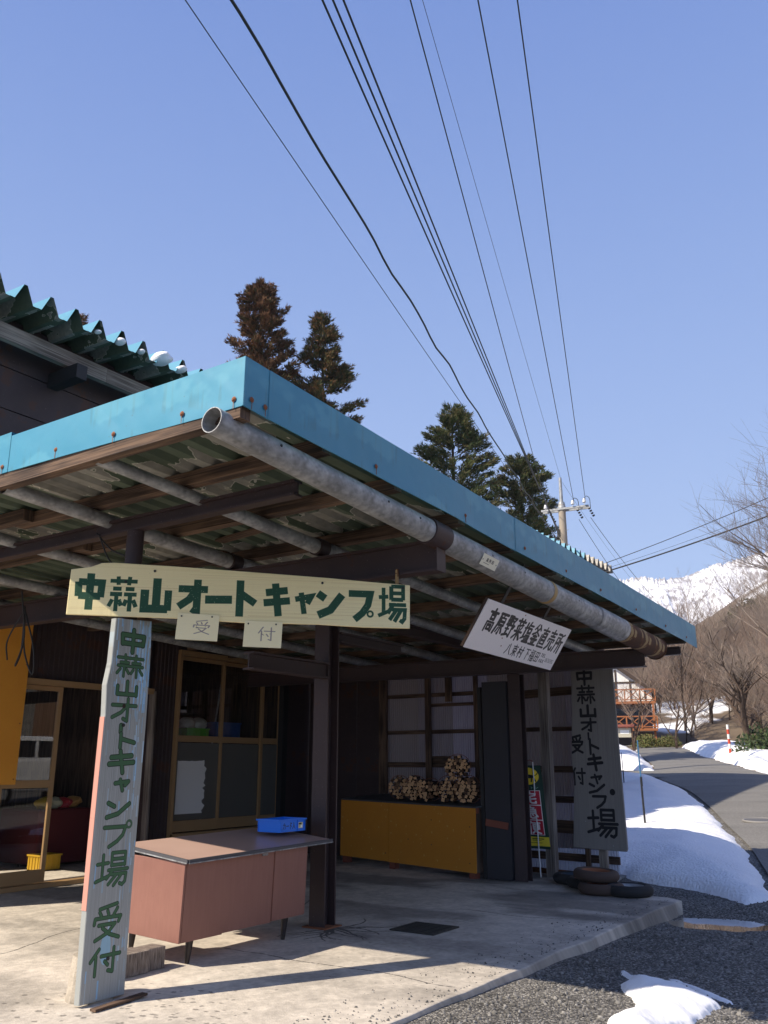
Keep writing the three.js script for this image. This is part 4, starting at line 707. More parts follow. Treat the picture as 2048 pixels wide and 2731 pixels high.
// grey weathered board sign by the far corner
{
  const map = canvasTex(512, 1536, (g, w, h) => {
    g.fillStyle = '#827d78'; g.fillRect(0, 0, w, h); grain(g, w, h, true, 420, ['#6a655f', '#98938c', '#58534f'], 0.45, 24); specks(g, w, h, 120, '#57504c', 5, 0.3, 5);
    g.strokeStyle = '#17161a';
    for (const [k, x, y, cw, ch, lw] of [['naka', 105, 35, 210, 150, 24], ['hiru', 115, 180, 200, 165, 19], ['yama', 120, 350, 210, 110, 26], ['o', 140, 462, 170, 120, 20], ['vbar', 170, 582, 90, 70, 18], ['to', 170, 640, 160, 130, 22], ['ki', 180, 765, 165, 140, 26], ['ya', 190, 900, 150, 110, 20], ['n', 170, 985, 190, 110, 22], ['pu', 205, 1080, 170, 130, 22], ['ba', 150, 1200, 300, 240, 24], ['uke', 20, 600, 145, 160, 20], ['tsuke', 18, 875, 145, 150, 18]]) glyph(g, k, x, y, cw, ch, lw, { dot: false });
    g.fillStyle = '#17161a'; g.beginPath(); g.arc(412, 1075, 26, 0, 6.3); g.fill();
  });
  const t = thing('upright_sign', 'upright grey weathered board with black painted Japanese lettering at the end of the sheet wall', 'sign', [-4.4, 0.35, -11.6]);
  part('board', board([[-0.35, 0.02], [0.30, 0], [0.365, 0.0], [0.38, 0.03], [0.372, 0.6], [0.36, 1.5], [0.35, 2.42], [-0.235, 2.42], [-0.25, 1.9], [-0.285, 1.4], [-0.30, 1.15], [-0.285, 0.85], [-0.31, 0.55]], 0.03, 0.004), std({ map, roughness: 0.85, bumpMap: bWood, bumpScale: 0.001 }), t);
  for (const [x, y] of [[-0.16, 0.35], [-0.1, 2.2], [0.2, 0.06]]) part('nail', new THREE.CylinderGeometry(0.007, 0.007, 0.006, 8).rotateX(Math.PI / 2).translate(x, y, 0.036), mGalv, t);
}
// delivery banner half hidden behind the column
{
  const map = canvasTex(256, 1024, (g, w, h) => {
    g.fillStyle = '#16382b'; g.fillRect(0, 0, w, h);
    g.fillStyle = '#f2cf2e'; g.beginPath(); g.ellipse(122, 135, 104, 108, 0, 0, 6.3); g.fill();
    g.fillStyle = '#0e0e0e'; g.beginPath(); g.ellipse(128, 138, 56, 24, 0.1, 0, 6.3); g.fill(); g.beginPath(); g.ellipse(66, 108, 24, 20, 0, 0, 6.3); g.fill(); g.beginPath(); g.moveTo(46, 100); g.lineTo(50, 72); g.lineTo(66, 92); g.lineTo(80, 70); g.lineTo(88, 102); g.fill();
    g.strokeStyle = '#0e0e0e'; g.lineWidth = 13; g.lineCap = 'round'; for (const [a, b, c, d] of [[88, 150, 74, 200], [104, 156, 116, 202], [158, 150, 152, 204], [174, 146, 192, 200]]) { g.beginPath(); g.moveTo(a, b); g.lineTo(c, d); g.stroke(); } g.lineWidth = 8; g.beginPath(); g.moveTo(176, 128); g.quadraticCurveTo(206, 128, 214, 96); g.stroke();
    g.strokeStyle = '#7fb0a0'; ['ka', 'ya', 'to', 'n'].forEach((k, i) => glyph(g, k, 40 + i * 46, 262, 34, 34, 4));
    g.fillStyle = '#c0202c'; g.strokeStyle = '#e7d8d6'; ['taku', 'kyu', 'bin'].forEach((k, i) => { g.fillStyle = '#b81f35'; g.fillRect(22, 316 + i * 182, 196, 176); g.lineWidth = 6; g.strokeStyle = '#efe6e4'; g.strokeRect(22, 316 + i * 182, 196, 176); glyph(g, k, 56, 328 + i * 182, 130, 152, 19); });
    g.fillStyle = '#e9d23c'; g.fillRect(0, 880, w, 112); g.fillStyle = '#1a1a1a'; g.fillRect(20, 900, 34, 18); g.fillRect(84, 900, 120, 10); g.fillRect(84, 920, 90, 6); g.fillRect(30, 950, 150, 5);
  });
  const t = thing('delivery_banner', 'narrow dark green banner with a yellow round emblem and three white characters on red', 'banner', [-5.1, 0.36, -11.12]);
  t.rotation.y = 0.12; const g = new THREE.PlaneGeometry(0.36, 1.05, 6, 20), p = g.attributes.position; for (let i = 0; i < p.count; i++) { p.setX(i, p.getX(i) + 0.09 * (0.5 - p.getY(i))); p.setZ(i, 0.02 * Math.sin(p.getX(i) * 14 + p.getY(i) * 5)); } g.computeVertexNormals(); g.translate(-0.06, 0.53, 0);
  part('cloth', g, std({ map, roughness: 0.7, side: THREE.DoubleSide }), t);
  part('pole', tube(V(0.06, -0.34, 0.01), V(0.02, 1.1, 0.01), 0.008, 0.008, 8), mWhite, t);
  part('top_cord', wire([V(-0.16, 1.08, 0), V(0.0, 1.12, 0.01), V(0.03, 1.04, 0)], 0.006, 12), mWoodRed, t);
}
// ---------------------------------------------------------------- furniture on the slab
{
  const t = thing('steel_desk', 'old brownish-pink steel office desk standing in front of the steel post', 'desk', [-5.12, 0, -5.6]);
  const mat = std({ map: tex(256, 256, 0.9, 0.9, (u, v) => { const n = fbm(u * 4, v * 3, 4, 4, 3), s = fbm(u * 70, v * 5, 2, 70, 5), r = vn(u * 60, v * 60, 60); const c = mixc([0.50, 0.34, 0.295], [0.57, 0.40, 0.35], n * 0.6 + s * 0.4); return r > 0.985 ? mixc(c, [0.38, 0.2, 0.14], 0.6) : c; }), roughness: 0.5 });
  const legM = std({ color: lin(0.028, 0.02, 0.018), roughness: 0.5 });
  t.rotation.z = -0.04;
  const d = 0.76;   // depth toward -x
  part('end_panel', new RoundedBoxGeometry(d, 0.56, 0.02, 2, 0.004).translate(-d / 2 + 0.0, 0.45, 0.70), mat, t);
  part('end_panel', new RoundedBoxGeometry(d, 0.56, 0.02, 2, 0.004).translate(-d / 2 + 0.0, 0.47, -0.735), mat, t);
  part('front_panel', boxg(0.018, 0.56, 0.425).translate(-0.009, 0.452, 0.475), mat, t);
  part('front_panel', boxg(0.018, 0.56, 0.565).translate(-0.014, 0.458, -0.024), mat, t);
  part('front_panel', boxg(0.018, 0.56, 0.415).translate(-0.005, 0.468, -0.518), mat, t);
  part('bottom', boxg(d - 0.04, 0.015, 0.42).translate(-d / 2, 0.18, 0.47), mat, t);
  part('bottom', boxg(d - 0.04, 0.015, 0.40).translate(-d / 2, 0.19, -0.52), mat, t);
  const topM = std({ map: tex(128, 128, 1, 1, (u, v) => mixc([0.74, 0.62, 0.57], [0.79, 0.67, 0.62], fbm(u * 6, v * 6, 4, 6))), roughness: 0.3 });
  const tp = new THREE.Group(); t.add(tp); tp.name = 'top'; tp.position.set(0, 0.74, 0); tp.rotation.x = 0.018; tp.rotation.z = -0.06;
  part('desk_top', new RoundedBoxGeometry(0.80, 0.022, 1.76, 2, 0.008).translate(-0.37, 0.012, -0.17), topM, tp);
  part('edge_trim', mg([boxg(0.012, 0.030, 1.76).translate(0.036, 0.012, -0.17), boxg(0.80, 0.030, 0.012).translate(-0.37, 0.012, 0.716)]), std({ color: lin(0.10, 0.10, 0.11), roughness: 0.35, metalness: 0.3 }), tp);
  part('metal_strip', mg([boxg(0.006, 0.008, 1.76).translate(0.045, 0.0, -0.17), boxg(0.80, 0.008, 0.006).translate(-0.37, 0.0, 0.725)]), mGalv, tp);
  part('maker_plate', boxg(0.003, 0.018, 0.07).translate(0.004, 0.715, -0.18), mGalv, t);
  for (const [x, z] of [[-0.08, 0.52], [-0.08, -0.58], [-0.68, 0.55], [-0.68, -0.58]]) { const gap = 0.178; part('leg', tube(V(x - 0.01, -x * -0.04 * 0 - 0.0, z + 0.0), V(x, gap + (z < 0 ? 0.012 : 0), z), 0.018, 0.032, 12), legM, t); }
}
{
  const t = thing('blue_tray', 'bright blue plastic tray with handwriting and a small sticker on the desk', 'tray', [-5.45, 0.845, -6.40], 0.02);
  const m = std({ color: lin(0.01, 0.20, 0.85), roughness: 0.4 }), w = 0.25, d = 0.36, h = 0.105, s = 0.008;
  part('base', boxg(w - 0.02, s, d - 0.02).translate(0, s / 2, 0), m, t);
  part('side', boxg(s, h, d).translate(w / 2, h / 2 + 0.002, 0), m, t); part('side', boxg(s, h, d).translate(-w / 2, h / 2 + 0.002, 0), m, t); part('end', boxg(w - s - 0.002, h, s).translate(0, h / 2 + 0.002, d / 2 - s), m, t); part('end', boxg(w - s - 0.002, h, s).translate(0, h / 2 + 0.002, -d / 2 + s), m, t);
  part('rim', mg([boxg(0.018, 0.014, d + 0.03).translate(w / 2 + 0.006, h, 0), boxg(0.018, 0.014, d + 0.03).translate(-w / 2 - 0.006, h, 0), boxg(w, 0.014, 0.018).translate(0, h, d / 2 + 0.004), boxg(w, 0.014, 0.018).translate(0, h, -d / 2 - 0.004)]), m, t);
  part('rib', mg([-0.48, 0.48, -0.2].map((k) => boxg(0.010, h - 0.01, 0.012).translate(w / 2 + 0.007, h / 2, d * k))), m, t);
  const txt = canvasTex(256, 96, (g, W, H) => { g.fillStyle = '#1a7cee'; g.fillRect(0, 0, W, H); g.strokeStyle = '#0a1228'; ['ka', 'bar', 'do', 'hairu'].forEach((k, i) => glyph(g, k, 14 + i * 58, 10, 52, 74, 8)); });
  part('handwriting', new THREE.PlaneGeometry(0.2, 0.075).rotateY(Math.PI / 2).translate(w / 2 + s / 2 + 0.002, 0.052, 0.05), std({ map: txt, roughness: 0.4 }), t);
  const lb = canvasTex(64, 64, (g) => { g.fillStyle = '#efe6a0'; g.fillRect(0, 0, 64, 64); g.fillStyle = '#333'; g.fillRect(6, 6, 40, 20); g.fillStyle = '#fff'; g.fillRect(34, 30, 26, 30); g.fillStyle = '#888'; g.fillRect(6, 34, 24, 4); g.fillRect(6, 44, 20, 4); });
  part('sticker', new THREE.PlaneGeometry(0.065, 0.05).rotateY(Math.PI / 2).translate(w / 2 + s / 2 + 0.002, 0.052, -0.115), std({ map: lb, roughness: 0.5 }), t);
}
// timber block at the foot of the plank
solo('timber_block', mg([uvShift(new RoundedBoxGeometry(0.36, 0.15, 0.20, 2, 0.008).rotateY(Math.PI / 2).translate(-5.31, 0.077, -4.53), 0.2, 0.1), uvShift(new RoundedBoxGeometry(0.35, 0.15, 0.15, 2, 0.008).rotateY(Math.PI / 2).translate(-5.31, 0.076, -4.71), 0.6, 0.4)]), mWoodGrey, 'squared weathered timber block lying behind the foot of the tall plank', 'timber');
solo('loose_slat', mg([bar(V(-4.70, 0.012, -3.83), V(-4.72, 0.02, -4.25), 0.05, 0.014)]), mWood, 'thin dark wood slat lying on the concrete at the plank foot', 'slat');
// iron cover in the slab
{
  const t = thing('drain_cover', 'rectangular dark iron drain cover set in the concrete floor', 'drain cover', [-4.46, 0.0, -7.27]);
  const m = std({ map: tex(128, 128, 0.3, 0.3, (u, v) => { const k = 0.17 + 0.1 * fbm(u * 8, v * 8, 4, 8); return [k * 1.05, k, k * 0.9]; }), roughness: 0.75 });
  part('plate', boxg(0.46, 0.012, 0.46).translate(0, 0.007, 0), m, t);
  for (let i = -3; i <= 3; i++) part('tread_bar', boxg(0.42, 0.004, 0.022).translate(0, 0.015, i * 0.06), m, t);
}
// long yellow-fronted bench
{
  const my = std({ map: tex(256, 256, 1.1, 1.1, (u, v) => { const n = fbm(u * 5, v * 5, 4, 5), s = vn(u * 140, v * 140, 140), w = fbm(u * 22, v * 22, 3, 22); const c = mixc([0.80, 0.53, 0.14], [0.74, 0.47, 0.11], n * 0.6 + s * 0.4); return w > 0.80 ? mixc(c, [0.85, 0.75, 0.5], 0.5) : c; }), roughness: 0.65 });
  const t = thing('storage_bench', 'long wooden bench with mustard yellow plywood front under the sheet wall', 'bench', [-7.02, 0, -10.9], -0.22);
  t.rotation.z = -0.012;
  const dark = std({ color: lin(0.06, 0.065, 0.07), roughness: 0.6 });
  part('front_board', boxg(1.06, 0.80, 0.018).translate(-0.83, 0.49, 0), my, t); part('front_board', boxg(1.64, 0.80, 0.018).translate(0.525, 0.487, 0), my, t);
  part('top_board', boxg(2.72, 0.02, 0.95).rotateX(0.06).translate(0, 0.925, -0.46), dark, t);
  part('end_board', boxg(0.018, 0.78, 0.85).translate(1.33, 0.48, -0.44), mWood, t); part('end_board', boxg(0.018, 0.78, 0.85).translate(-1.345, 0.48, -0.44), mWood, t);
  for (const x of [-1.27, -0.25, 1.26]) { part('foot', boxg(0.10, 0.10, 0.10).translate(x, 0.045, -0.06), mWoodRed, t); part('foot', boxg(0.10, 0.10, 0.10).translate(x, 0.045, -0.82), mWoodRed, t); }
  part('rail', boxg(2.70, 0.07, 0.05).translate(0, 0.855, -0.04), mWoodRed, t);
  for (const [x, y] of [[0.55, 0.7], [0.1, 0.42], [0.55, 0.38], [1.24, 0.2], [-0.36, 0.2], [1.25, 0.65]]) part('nail', new THREE.CylinderGeometry(0.008, 0.008, 0.004, 8).rotateX(Math.PI / 2).translate(x, y, 0.011), mBlack, t);
}
// bundles of split firewood on the bench
{
  const ends = [std({ map: tex(64, 64, 0.08, 0.08, (u, v) => mixc([0.84, 0.68, 0.50], [0.70, 0.52, 0.36], fbm(u * 6, v * 6, 3, 6))), roughness: 0.8 }), mWood, std({ map: tWood, color: lin(1.3, 1.1, 0.9), roughness: 0.85 })];
  const gv = [0, 1, 2].map((k) => { const s = [0.036, 0.044, 0.05][k]; return uvShift(boxg(s, s * [1, 0.8, 0.9][k], 0.36), k * 0.3, k * 0.7); }), bark = std({ map: tWood, color: lin(0.42, 0.36, 0.32), roughness: 0.9 });
  const spots = [[-7.30, 0.16, 0.6], [-6.98, 0.165, 0.42], [-6.68, 0.15, 0.3], [-6.34, 0.175, 0.5], [-6.0, 0.18, 0.35], [-6.17, 0.17, 0.42, 0.30]];
  spots.forEach(([x, rad, ry, up = 0], i) => {
    const t = thing('firewood_bundle', up ? 'topmost bundle of split firewood lying on the other bundles' : ['firewood bundle at the bare end of the bench, last in the low row', 'firewood bundle second from the bare end of the bench', 'smallest firewood bundle, between the low row and the stack', 'firewood bundle at the foot of the stack beside the smallest one', 'firewood bundle at the foot of the stack beside the dark column'][i], 'firewood', [x, 0.935 + rad + up + (x + 7) * -0.02, -11.18 + (x + 7) * 0.2], ry, 'firewood bundles on the bench');
    const r = rng(200 + i); const step = 0.05;
    for (let a = -5; a <= 5; a++) for (let b = -5; b <= 5; b++) {
      const px = a * step + (b % 2) * step * 0.5 + (r() - 0.5) * 0.012, py = b * step * 0.92 + (r() - 0.5) * 0.012; if (Math.hypot(px, py) > rad - 0.012) continue;
      const q = Math.floor(r() * 3), m = part('stick', gv[q], [bark, bark, bark, bark, ends[r() < 0.75 ? 0 : 2], ends[0]], t); m.position.set(px, py, (r() - 0.5) * 0.09); m.rotation.y = (r() - 0.5) * 0.12; m.rotation.z = r() * 1.6;
    }
    part('binding_wire', new THREE.TorusGeometry(rad + 0.008, 0.004, 6, 32), mRust, t);
  });
}
// old tyres and rims by the slab corner
{
  const prof = []; for (let i = 0; i <= 20; i++) { const a = -2.5 + i / 20 * 5; prof.push(new THREE.Vector2(0.205 + 0.062 * Math.cos(a), 0.075 + 0.075 * Math.sin(a) * 1.0)); }
  const tyreG = new THREE.LatheGeometry(prof, 40), rimProf = [[0.155, 0.02], [0.165, 0.012], [0.16, 0.03], [0.13, 0.045], [0.125, 0.10], [0.15, 0.125], [0.165, 0.135]].map(([x, y]) => new THREE.Vector2(x, y));
  const rimG = new THREE.LatheGeometry(rimProf, 36), hubG = new THREE.LatheGeometry([[0.028, 0.07], [0.06, 0.075], [0.09, 0.06], [0.126, 0.062]].map(([x, y]) => new THREE.Vector2(x, y)), 30);
  const rub = std({ color: lin(0.022, 0.021, 0.021), roughness: 0.85 }), rubBr = std({ color: lin(0.07, 0.045, 0.035), roughness: 0.9 }), blue = std({ color: lin(0.02, 0.04, 0.065), roughness: 0.6 });
  [[-4.52, -10.98, 0, rub, blue, 'dark bluish tyre lying by itself next to the sheet wall'], [-4.22, -10.68, 0, rub, mRust, 'dusty tyre lying flat under the edge of the brown one'], [-3.92, -10.30, 0, rubBr, mRust, 'dusty brown tyre at the bottom of the leaning pile'], [-4.02, -10.42, 0.125, rubBr, mRust, 'rusty brown tyre resting on top of the pile'], [-3.60, -10.33, 0, rub, mGalv, 'black tyre with a bare metal rim at the slab corner']].forEach(([x, z, y, a, b2, label], i) => {
    const t = thing('old_tyre', label, 'tyre', [x, y, z], i, 'old tyres at the slab corner'); part('tyre', tyreG, a, t); const rm = part('rim', rimG, b2, t); part('hub', hubG, b2, rm); t.scale.set(1, 0.8, 1); if (i === 3) t.rotation.z = 0.06;
  });
}
// ---------------------------------------------------------------- utility pole and overhead lines
{
  const t = thing('utility_pole', 'concrete utility pole with a steel crossarm and insulators rising behind the roof', 'utility pole', [-12.8, T(-12.8, -32), -32]);
  const y0 = T(-12.8, -32), Y = (y) => y - y0, conc = std({ color: lin(0.34, 0.285, 0.225), roughness: 0.8 }), ins = std({ color: lin(0.65, 0.65, 0.65), roughness: 0.3 });
  part('shaft', tube(V(0, -0.1, 0), V(0, Y(11.6), 0), 0.19, 0.145, 20), conc, t);
  part('top_pipe', tube(V(0, Y(11.55), 0), V(0, Y(12.78), 0), 0.075, 0.06, 14), mGalv, t);
  part('collar', tube(V(0, Y(11.45), 0), V(0, Y(11.72), 0), 0.17, 0.12, 16), mGalv, t);
  part('crossarm', mg([boxg(1.95, 0.075, 0.075).translate(0.15, Y(11.40), 0.14), boxg(1.95, 0.075, 0.075).translate(0.15, Y(11.40), -0.16)]).rotateY(0.15), mGalv, t);
  for (const x of [-0.65, 0.53, 1.02]) {
    const s = part('pin_insulator', mg([tube(V(0, 0, 0), V(0, 0.1, 0), 0.02, 0.02, 8), tube(V(0, 0.08, 0), V(0, 0.16, 0), 0.075, 0.065, 12), tube(V(0, 0.17, 0), V(0, 0.24, 0), 0.06, 0.04, 12)]), ins, t); s.position.set(x, Y(11.44), 0.14);
    const h = part('strain_insulator', mg([0, 1, 2, 3].map((k) => tube(V(0.04 + k * 0.03, -0.05 - k * 0.09, -0.12 - k * 0.06), V(0.05 + k * 0.03, -0.09 - k * 0.09, -0.15 - k * 0.06), 0.06, 0.045, 10))), mBlack, t); h.position.set(x, Y(11.42), -0.14);
    part('jumper_loop', wire([V(0, 0.25, 0.14), V(0.07, 0.36, 0.1), V(0.16, 0.3, 0.0), V(0.12, -0.1, -0.2)], 0.013, 14), mCable, t).position.set(x, Y(11.42), 0);
  }
  for (const [y, a] of [[9.9, 0.3], [10.2, 1.8], [10.5, 0.3], [9.0, 1.2]]) part('step_bolt', tube(V(0, Y(y), 0), V(0.28 * Math.cos(a), Y(y), 0.28 * Math.sin(a)), 0.012, 0.012, 6), mGalv, t);
  part('spool_bracket', boxg(0.14, 0.3, 0.14).translate(-0.14, Y(10.4), 0.08), mBlack, t);
  part('spool_bracket', boxg(0.14, 0.3, 0.14).translate(-0.14, Y(10.0), 0.08), mBlack, t);
  // lines toward and past the camera
  const line = (name, A, B, r, sag, label, ext = 1.6, wob = 0) => {
    const pts = []; for (let i = 0; i <= 44; i++) { const s = i / 44 * ext, p = A.clone().lerp(B, s), u = s / ext; p.y -= sag * 4 * u * (1 - u) - sag * 4 * (1 / ext) * (1 - 1 / ext) * s; if (wob) { p.x += wob * Math.sin(i * 2.1); p.y += wob * Math.sin(i * 2.6 + 1); } pts.push(p); }
    solo(name, wire(pts, r, 90, 5), mCable, label, 'cable', 'overhead lines running to the pole');
  };
  const P = (x, y) => V(x, y, -32);
  line('power_line', P(-13.45, 11.7), V(-4.92, 11.5, -7.94), 0.011, 0.1, 'bare power line from the crossarm end nearest the conifers');
  line('ground_line', P(-12.78, 12.78), V(-5.35, 12.7, -8.99), 0.005, 0.1, 'thinnest overhead line leading to the very top of the pole');
  line('power_line', P(-12.27, 11.68), V(-4.15, 11.5, -8.46), 0.011, 0.1, 'bare power line to the middle crossarm insulator');
  line('power_line', P(-11.78, 11.68), V(-3.7, 11.5, -8.76), 0.011, 0.1, 'bare power line to the crossarm end above the road');
  line('service_cable', P(-12.97, 10.5), V(-4.45, 9.0, -5.46), 0.013, 0.15, 'insulated cable, one of three running close together to the pole side', 1.5);
  line('service_cable', P(-12.97, 10.4), V(-4.36, 9.0, -5.52), 0.013, 0.15, 'insulated cable, one of three running close together to the pole side', 1.5);
  line('service_cable', P(-12.97, 10.3), V(-4.27, 9.0, -5.58), 0.013, 0.15, 'insulated cable, one of three running close together to the pole side', 1.5);
  line('telephone_cable', P(-12.97, 10.0), V(-4.54, 8.0, -4.28), 0.016, 0.3, 'thick wavy twisted telephone cable sagging toward the pole', 1.4, 0.022);
  line('messenger_wire', P(-12.97, 10.05), V(-5.25, 8.5, -4.36), 0.006, 0.2, 'thin steel wire beside the wavy telephone cable', 1.4);
  const away = (A, B, r, label) => { const pts = []; for (let i = 0; i <= 20; i++) { const s = i / 20, p = A.clone().lerp(B, s); p.y -= 1.2 * 4 * s * (1 - s); pts.push(p); } solo('power_line', wire(pts, r, 50, 5), mCable, label, 'cable', 'lines beyond the pole'); };
  away(V(-12.25, 11.0, -32.4), V(-14.5, 7.8, -60), 0.011, 'power line descending beyond the pole from its middle insulator');
  away(V(-11.75, 11.0, -32.4), V(-12.6, 8.0, -60), 0.011, 'power line descending beyond the pole from its road-side insulator');
  away(V(-12.75, 12.6, -32.1), V(-14, 8.6, -60), 0.005, 'hair-thin wire descending beyond the pole from its top');
  // cables crossing the road
  const cross = (A, B, r, sag, label, n) => { const pts = []; for (let i = 0; i <= 24; i++) { const s = i / 24, p = A.clone().lerp(B, s); p.y -= sag * 4 * s * (1 - s); pts.push(p); } solo(n, wire(pts, r, 60, 6), mCable, label, 'cable', 'cables crossing the road'); };
  cross(V(-12.8, 8.6, -32), V(14, 16.2, -26), 0.014, 1.0, 'upper thin cable crossing the road behind the canopy end', 'crossing_cable');
  cross(V(-12.8, 8.35, -32), V(14, 14.9, -26), 0.028, 1.05, 'lower thick cable crossing the road behind the canopy end', 'crossing_cable');
  cross(V(-12.8, 8.45, -32), V(14, 15.1, -26), 0.006, 1.0, 'fine wire just above the thick crossing cable', 'crossing_cable');
}
// ---------------------------------------------------------------- trees
const mBark = std({ map: tex(128, 256, 0.5, 1.0, (u, v) => { const n = fbm(u * 12, v * 6, 4, 12, 6); return mixc([0.36, 0.29, 0.24], [0.20, 0.155, 0.125], n); }), roughness: 0.95 });
function conifer(x, z, top, lean, seed, cols, label, wide, lowY, dens) {
  const y0 = T(x, z) < -1 ? 0 : T(x, z), t = thing('conifer_tree', label, 'tree', [x, y0, z], 0, 'conifers behind the building'), r = rng(seed), H = top - y0;
  part('trunk', tube(V(0, 0, 0), V(0, H * 0.97, 0), 0.32, 0.03, 10), mBark, t);
  const pos = [], nor = [], col = []; const d = V(0, 0, 0), s1 = V(0, 0, 0), up = V(0, 0, 0);
  const blade = (p, dir, len, w, c) => { s1.set(r() - 0.5, r() - 0.5, r() - 0.5).cross(dir).normalize().multiplyScalar(w); const e = p.clone().addScaledVector(dir, len), m = p.clone().addScaledVector(dir, len * 0.45); const q = [p, m.clone().add(s1), e, p, e, m.clone().sub(s1)]; const n = s1.clone().cross(dir).normalize(); for (const v of q) { pos.push(v.x, v.y, v.z); nor.push(n.x, n.y, n.z); col.push(c[0], c[1], c[2]); } };
  const limbs = [];
  let y = H - 0.1; const lobes = []; for (let k = 0; k < 70; k++) lobes.push([r() * 6.28, H - r() * (H - lowY), 0.8 + 0.28 * r()]);
  while (y > lowY) {
    const f = (H - y) / (H - lowY), rad = wide * Math.pow(Math.min(1, f * 1.1 + 0.02), 0.62) * (0.76 + 0.34 * r()), a = r() * 6.283;
    let rr = rad; for (const [la, ly, lk] of lobes) if (Math.abs(ly - y) < 0.45 && Math.cos(la - a) > 0.7) rr *= lk;
    rr = Math.min(rr, wide * 1.15);
    const base = V(0, y - rr * 0.1, 0), tipd = V(Math.cos(a), 0.42, Math.sin(a)).normalize();
    limbs.push([base, base.clone().addScaledVector(tipd, rr)]);
    const n = Math.ceil(rr * 36 * dens); const tone = 0.9 + 1.1 * r();
    for (let i = 0; i < n; i++) {
      const u = 0.08 + 0.97 * Math.sqrt(r()), p = base.clone().addScaledVector(tipd, rr * u); p.x += (r() - 0.5) * 0.32; p.z += (r() - 0.5) * 0.32; p.y += (r() - 0.5) * 0.26;
      const c0 = cols[Math.floor(r() * cols.length)], k = tone * (0.75 + 0.5 * r());
      for (let b = 0; b < 5; b++) { d.set(Math.cos(a) + (r() - 0.5) * 1.7, 0.55 + (r() - 0.4) * 1.3, Math.sin(a) + (r() - 0.5) * 1.7).normalize(); blade(p, d, 0.14 + 0.15 * r(), 0.013 + 0.011 * r(), [c0[0] * k, c0[1] * k, c0[2] * k]); }
    }
    y -= (0.02 + 0.05 * r()) * (f < 0.25 ? 0.8 : 1.2);
  }
  const g = new THREE.BufferGeometry(); g.setAttribute('position', new THREE.Float32BufferAttribute(pos, 3)); g.setAttribute('normal', new THREE.Float32BufferAttribute(nor, 3)); g.setAttribute('color', new THREE.Float32BufferAttribute(col, 3));
  part('limbs', mg(limbs.filter((_, i) => i % 3 === 0).map(([p, q]) => tube(p, q, 0.022, 0.006, 4, true))), mBark, t);
  const m = part('crown', g, std({ vertexColors: true, roughness: 0.9, side: THREE.DoubleSide }), t); t.rotation.z = lean; return t;
}
const rusty = [[0.115, 0.052, 0.022], [0.085, 0.042, 0.02], [0.05, 0.042, 0.016], [0.13, 0.065, 0.028]], mixed = [[0.10, 0.06, 0.02], [0.055, 0.055, 0.018], [0.12, 0.062, 0.025], [0.045, 0.05, 0.018]], green = [[0.05, 0.065, 0.02], [0.035, 0.055, 0.02], [0.075, 0.075, 0.025], [0.09, 0.075, 0.03]];
conifer(-24.6, -26.3, 22.9, 0.0, 11, rusty, 'tall rust-brown cedar behind the roof corner', 2.55, 14.5, 1.55);
conifer(-22.4, -28.2, 21.6, 0.0, 12, mixed, 'slender brown-green cedar next to the rust-brown one', 2.1, 13, 1.5);
conifer(-19.5, -35, 18.6, 0.0, 13, green, 'green cypress with a loose pointed crown nearer the utility pole', 3.2, 9, 1.35);
conifer(-18.3, -40.2, 17.3, 0.0, 14, green, 'smaller dark green cypress beside the utility pole', 3.4, 8.5, 1.3);
conifer(-32.9, -22.6, 22.3, 0.0, 15, rusty, 'cedar whose tip shows just above the ribbed roof', 1.5, 14, 0.9);

function bareTree(seed, H, spread, levels, thick, bias = [0, 0], fork = 0.35) {
  const r = rng(seed), big = [], tw = [];
  const grow = (p, dir, len, rad, lv) => {
    const n = lv === 0 ? 4 : 3; let q = p.clone(), d = dir.clone(); const pts = [q.clone()];
    for (let i = 0; i < n; i++) { d.x += (r() - 0.5) * 0.42; d.z += (r() - 0.5) * 0.42; d.y += (r() - 0.42) * 0.26; d.normalize(); q = q.clone().addScaledVector(d, len / n); pts.push(q.clone()); }
    for (let i = 0; i < n; i++) { const a = rad * (1 - 0.42 * i / n), b = rad * (1 - 0.42 * (i + 1) / n); (rad > 0.03 ? big : tw).push(tube(pts[i], pts[i + 1], a, b, rad > 0.05 ? 8 : rad > 0.012 ? 4 : 3, true)); }
    if (lv >= levels) return;
    const kids = lv === 0 ? 5 : 3 + Math.floor(r() * 2.4);
    for (let k = 0; k < kids; k++) {
      const t = lv === 0 ? fork + (1 - fork) * (k + r() * 0.7) / kids : 0.25 + 0.75 * r(), i = Math.min(n - 1, Math.floor(t * n)), b = pts[i].clone().lerp(pts[i + 1], t * n - i);
      const a = r() * 6.283, nd = d.clone().multiplyScalar(0.65).add(V(Math.cos(a) * spread + bias[0], 0.18 + 0.35 * r(), Math.sin(a) * spread + bias[1])).normalize();
      grow(b, nd, len * (0.5 + 0.28 * r()), rad * (0.42 + 0.16 * r()), lv + 1);
    }
  };
  grow(V(0, -0.2, 0), V(bias[0] * 0.15, 1, bias[1] * 0.15).normalize(), H * 0.55, thick, 0);
  return [mg(big), mg(tw)];
}
const mTwig = [std({ color: lin(0.235, 0.185, 0.15), roughness: 0.9 }), std({ color: lin(0.19, 0.15, 0.125), roughness: 0.9 }), std({ color: lin(0.255, 0.18, 0.135), roughness: 0.9 })];
function putBare(v, x, z, s, ry, label, mt = 0, group = 'bare trees on the roadside slope') { const t = thing('bare_tree', label, 'tree', [x, T(x, z) - 0.05, z], ry, group); part('trunk', v[0], mBark, t); part('twigs', v[1], mTwig[mt], t); t.scale.setScalar(s); return t; }
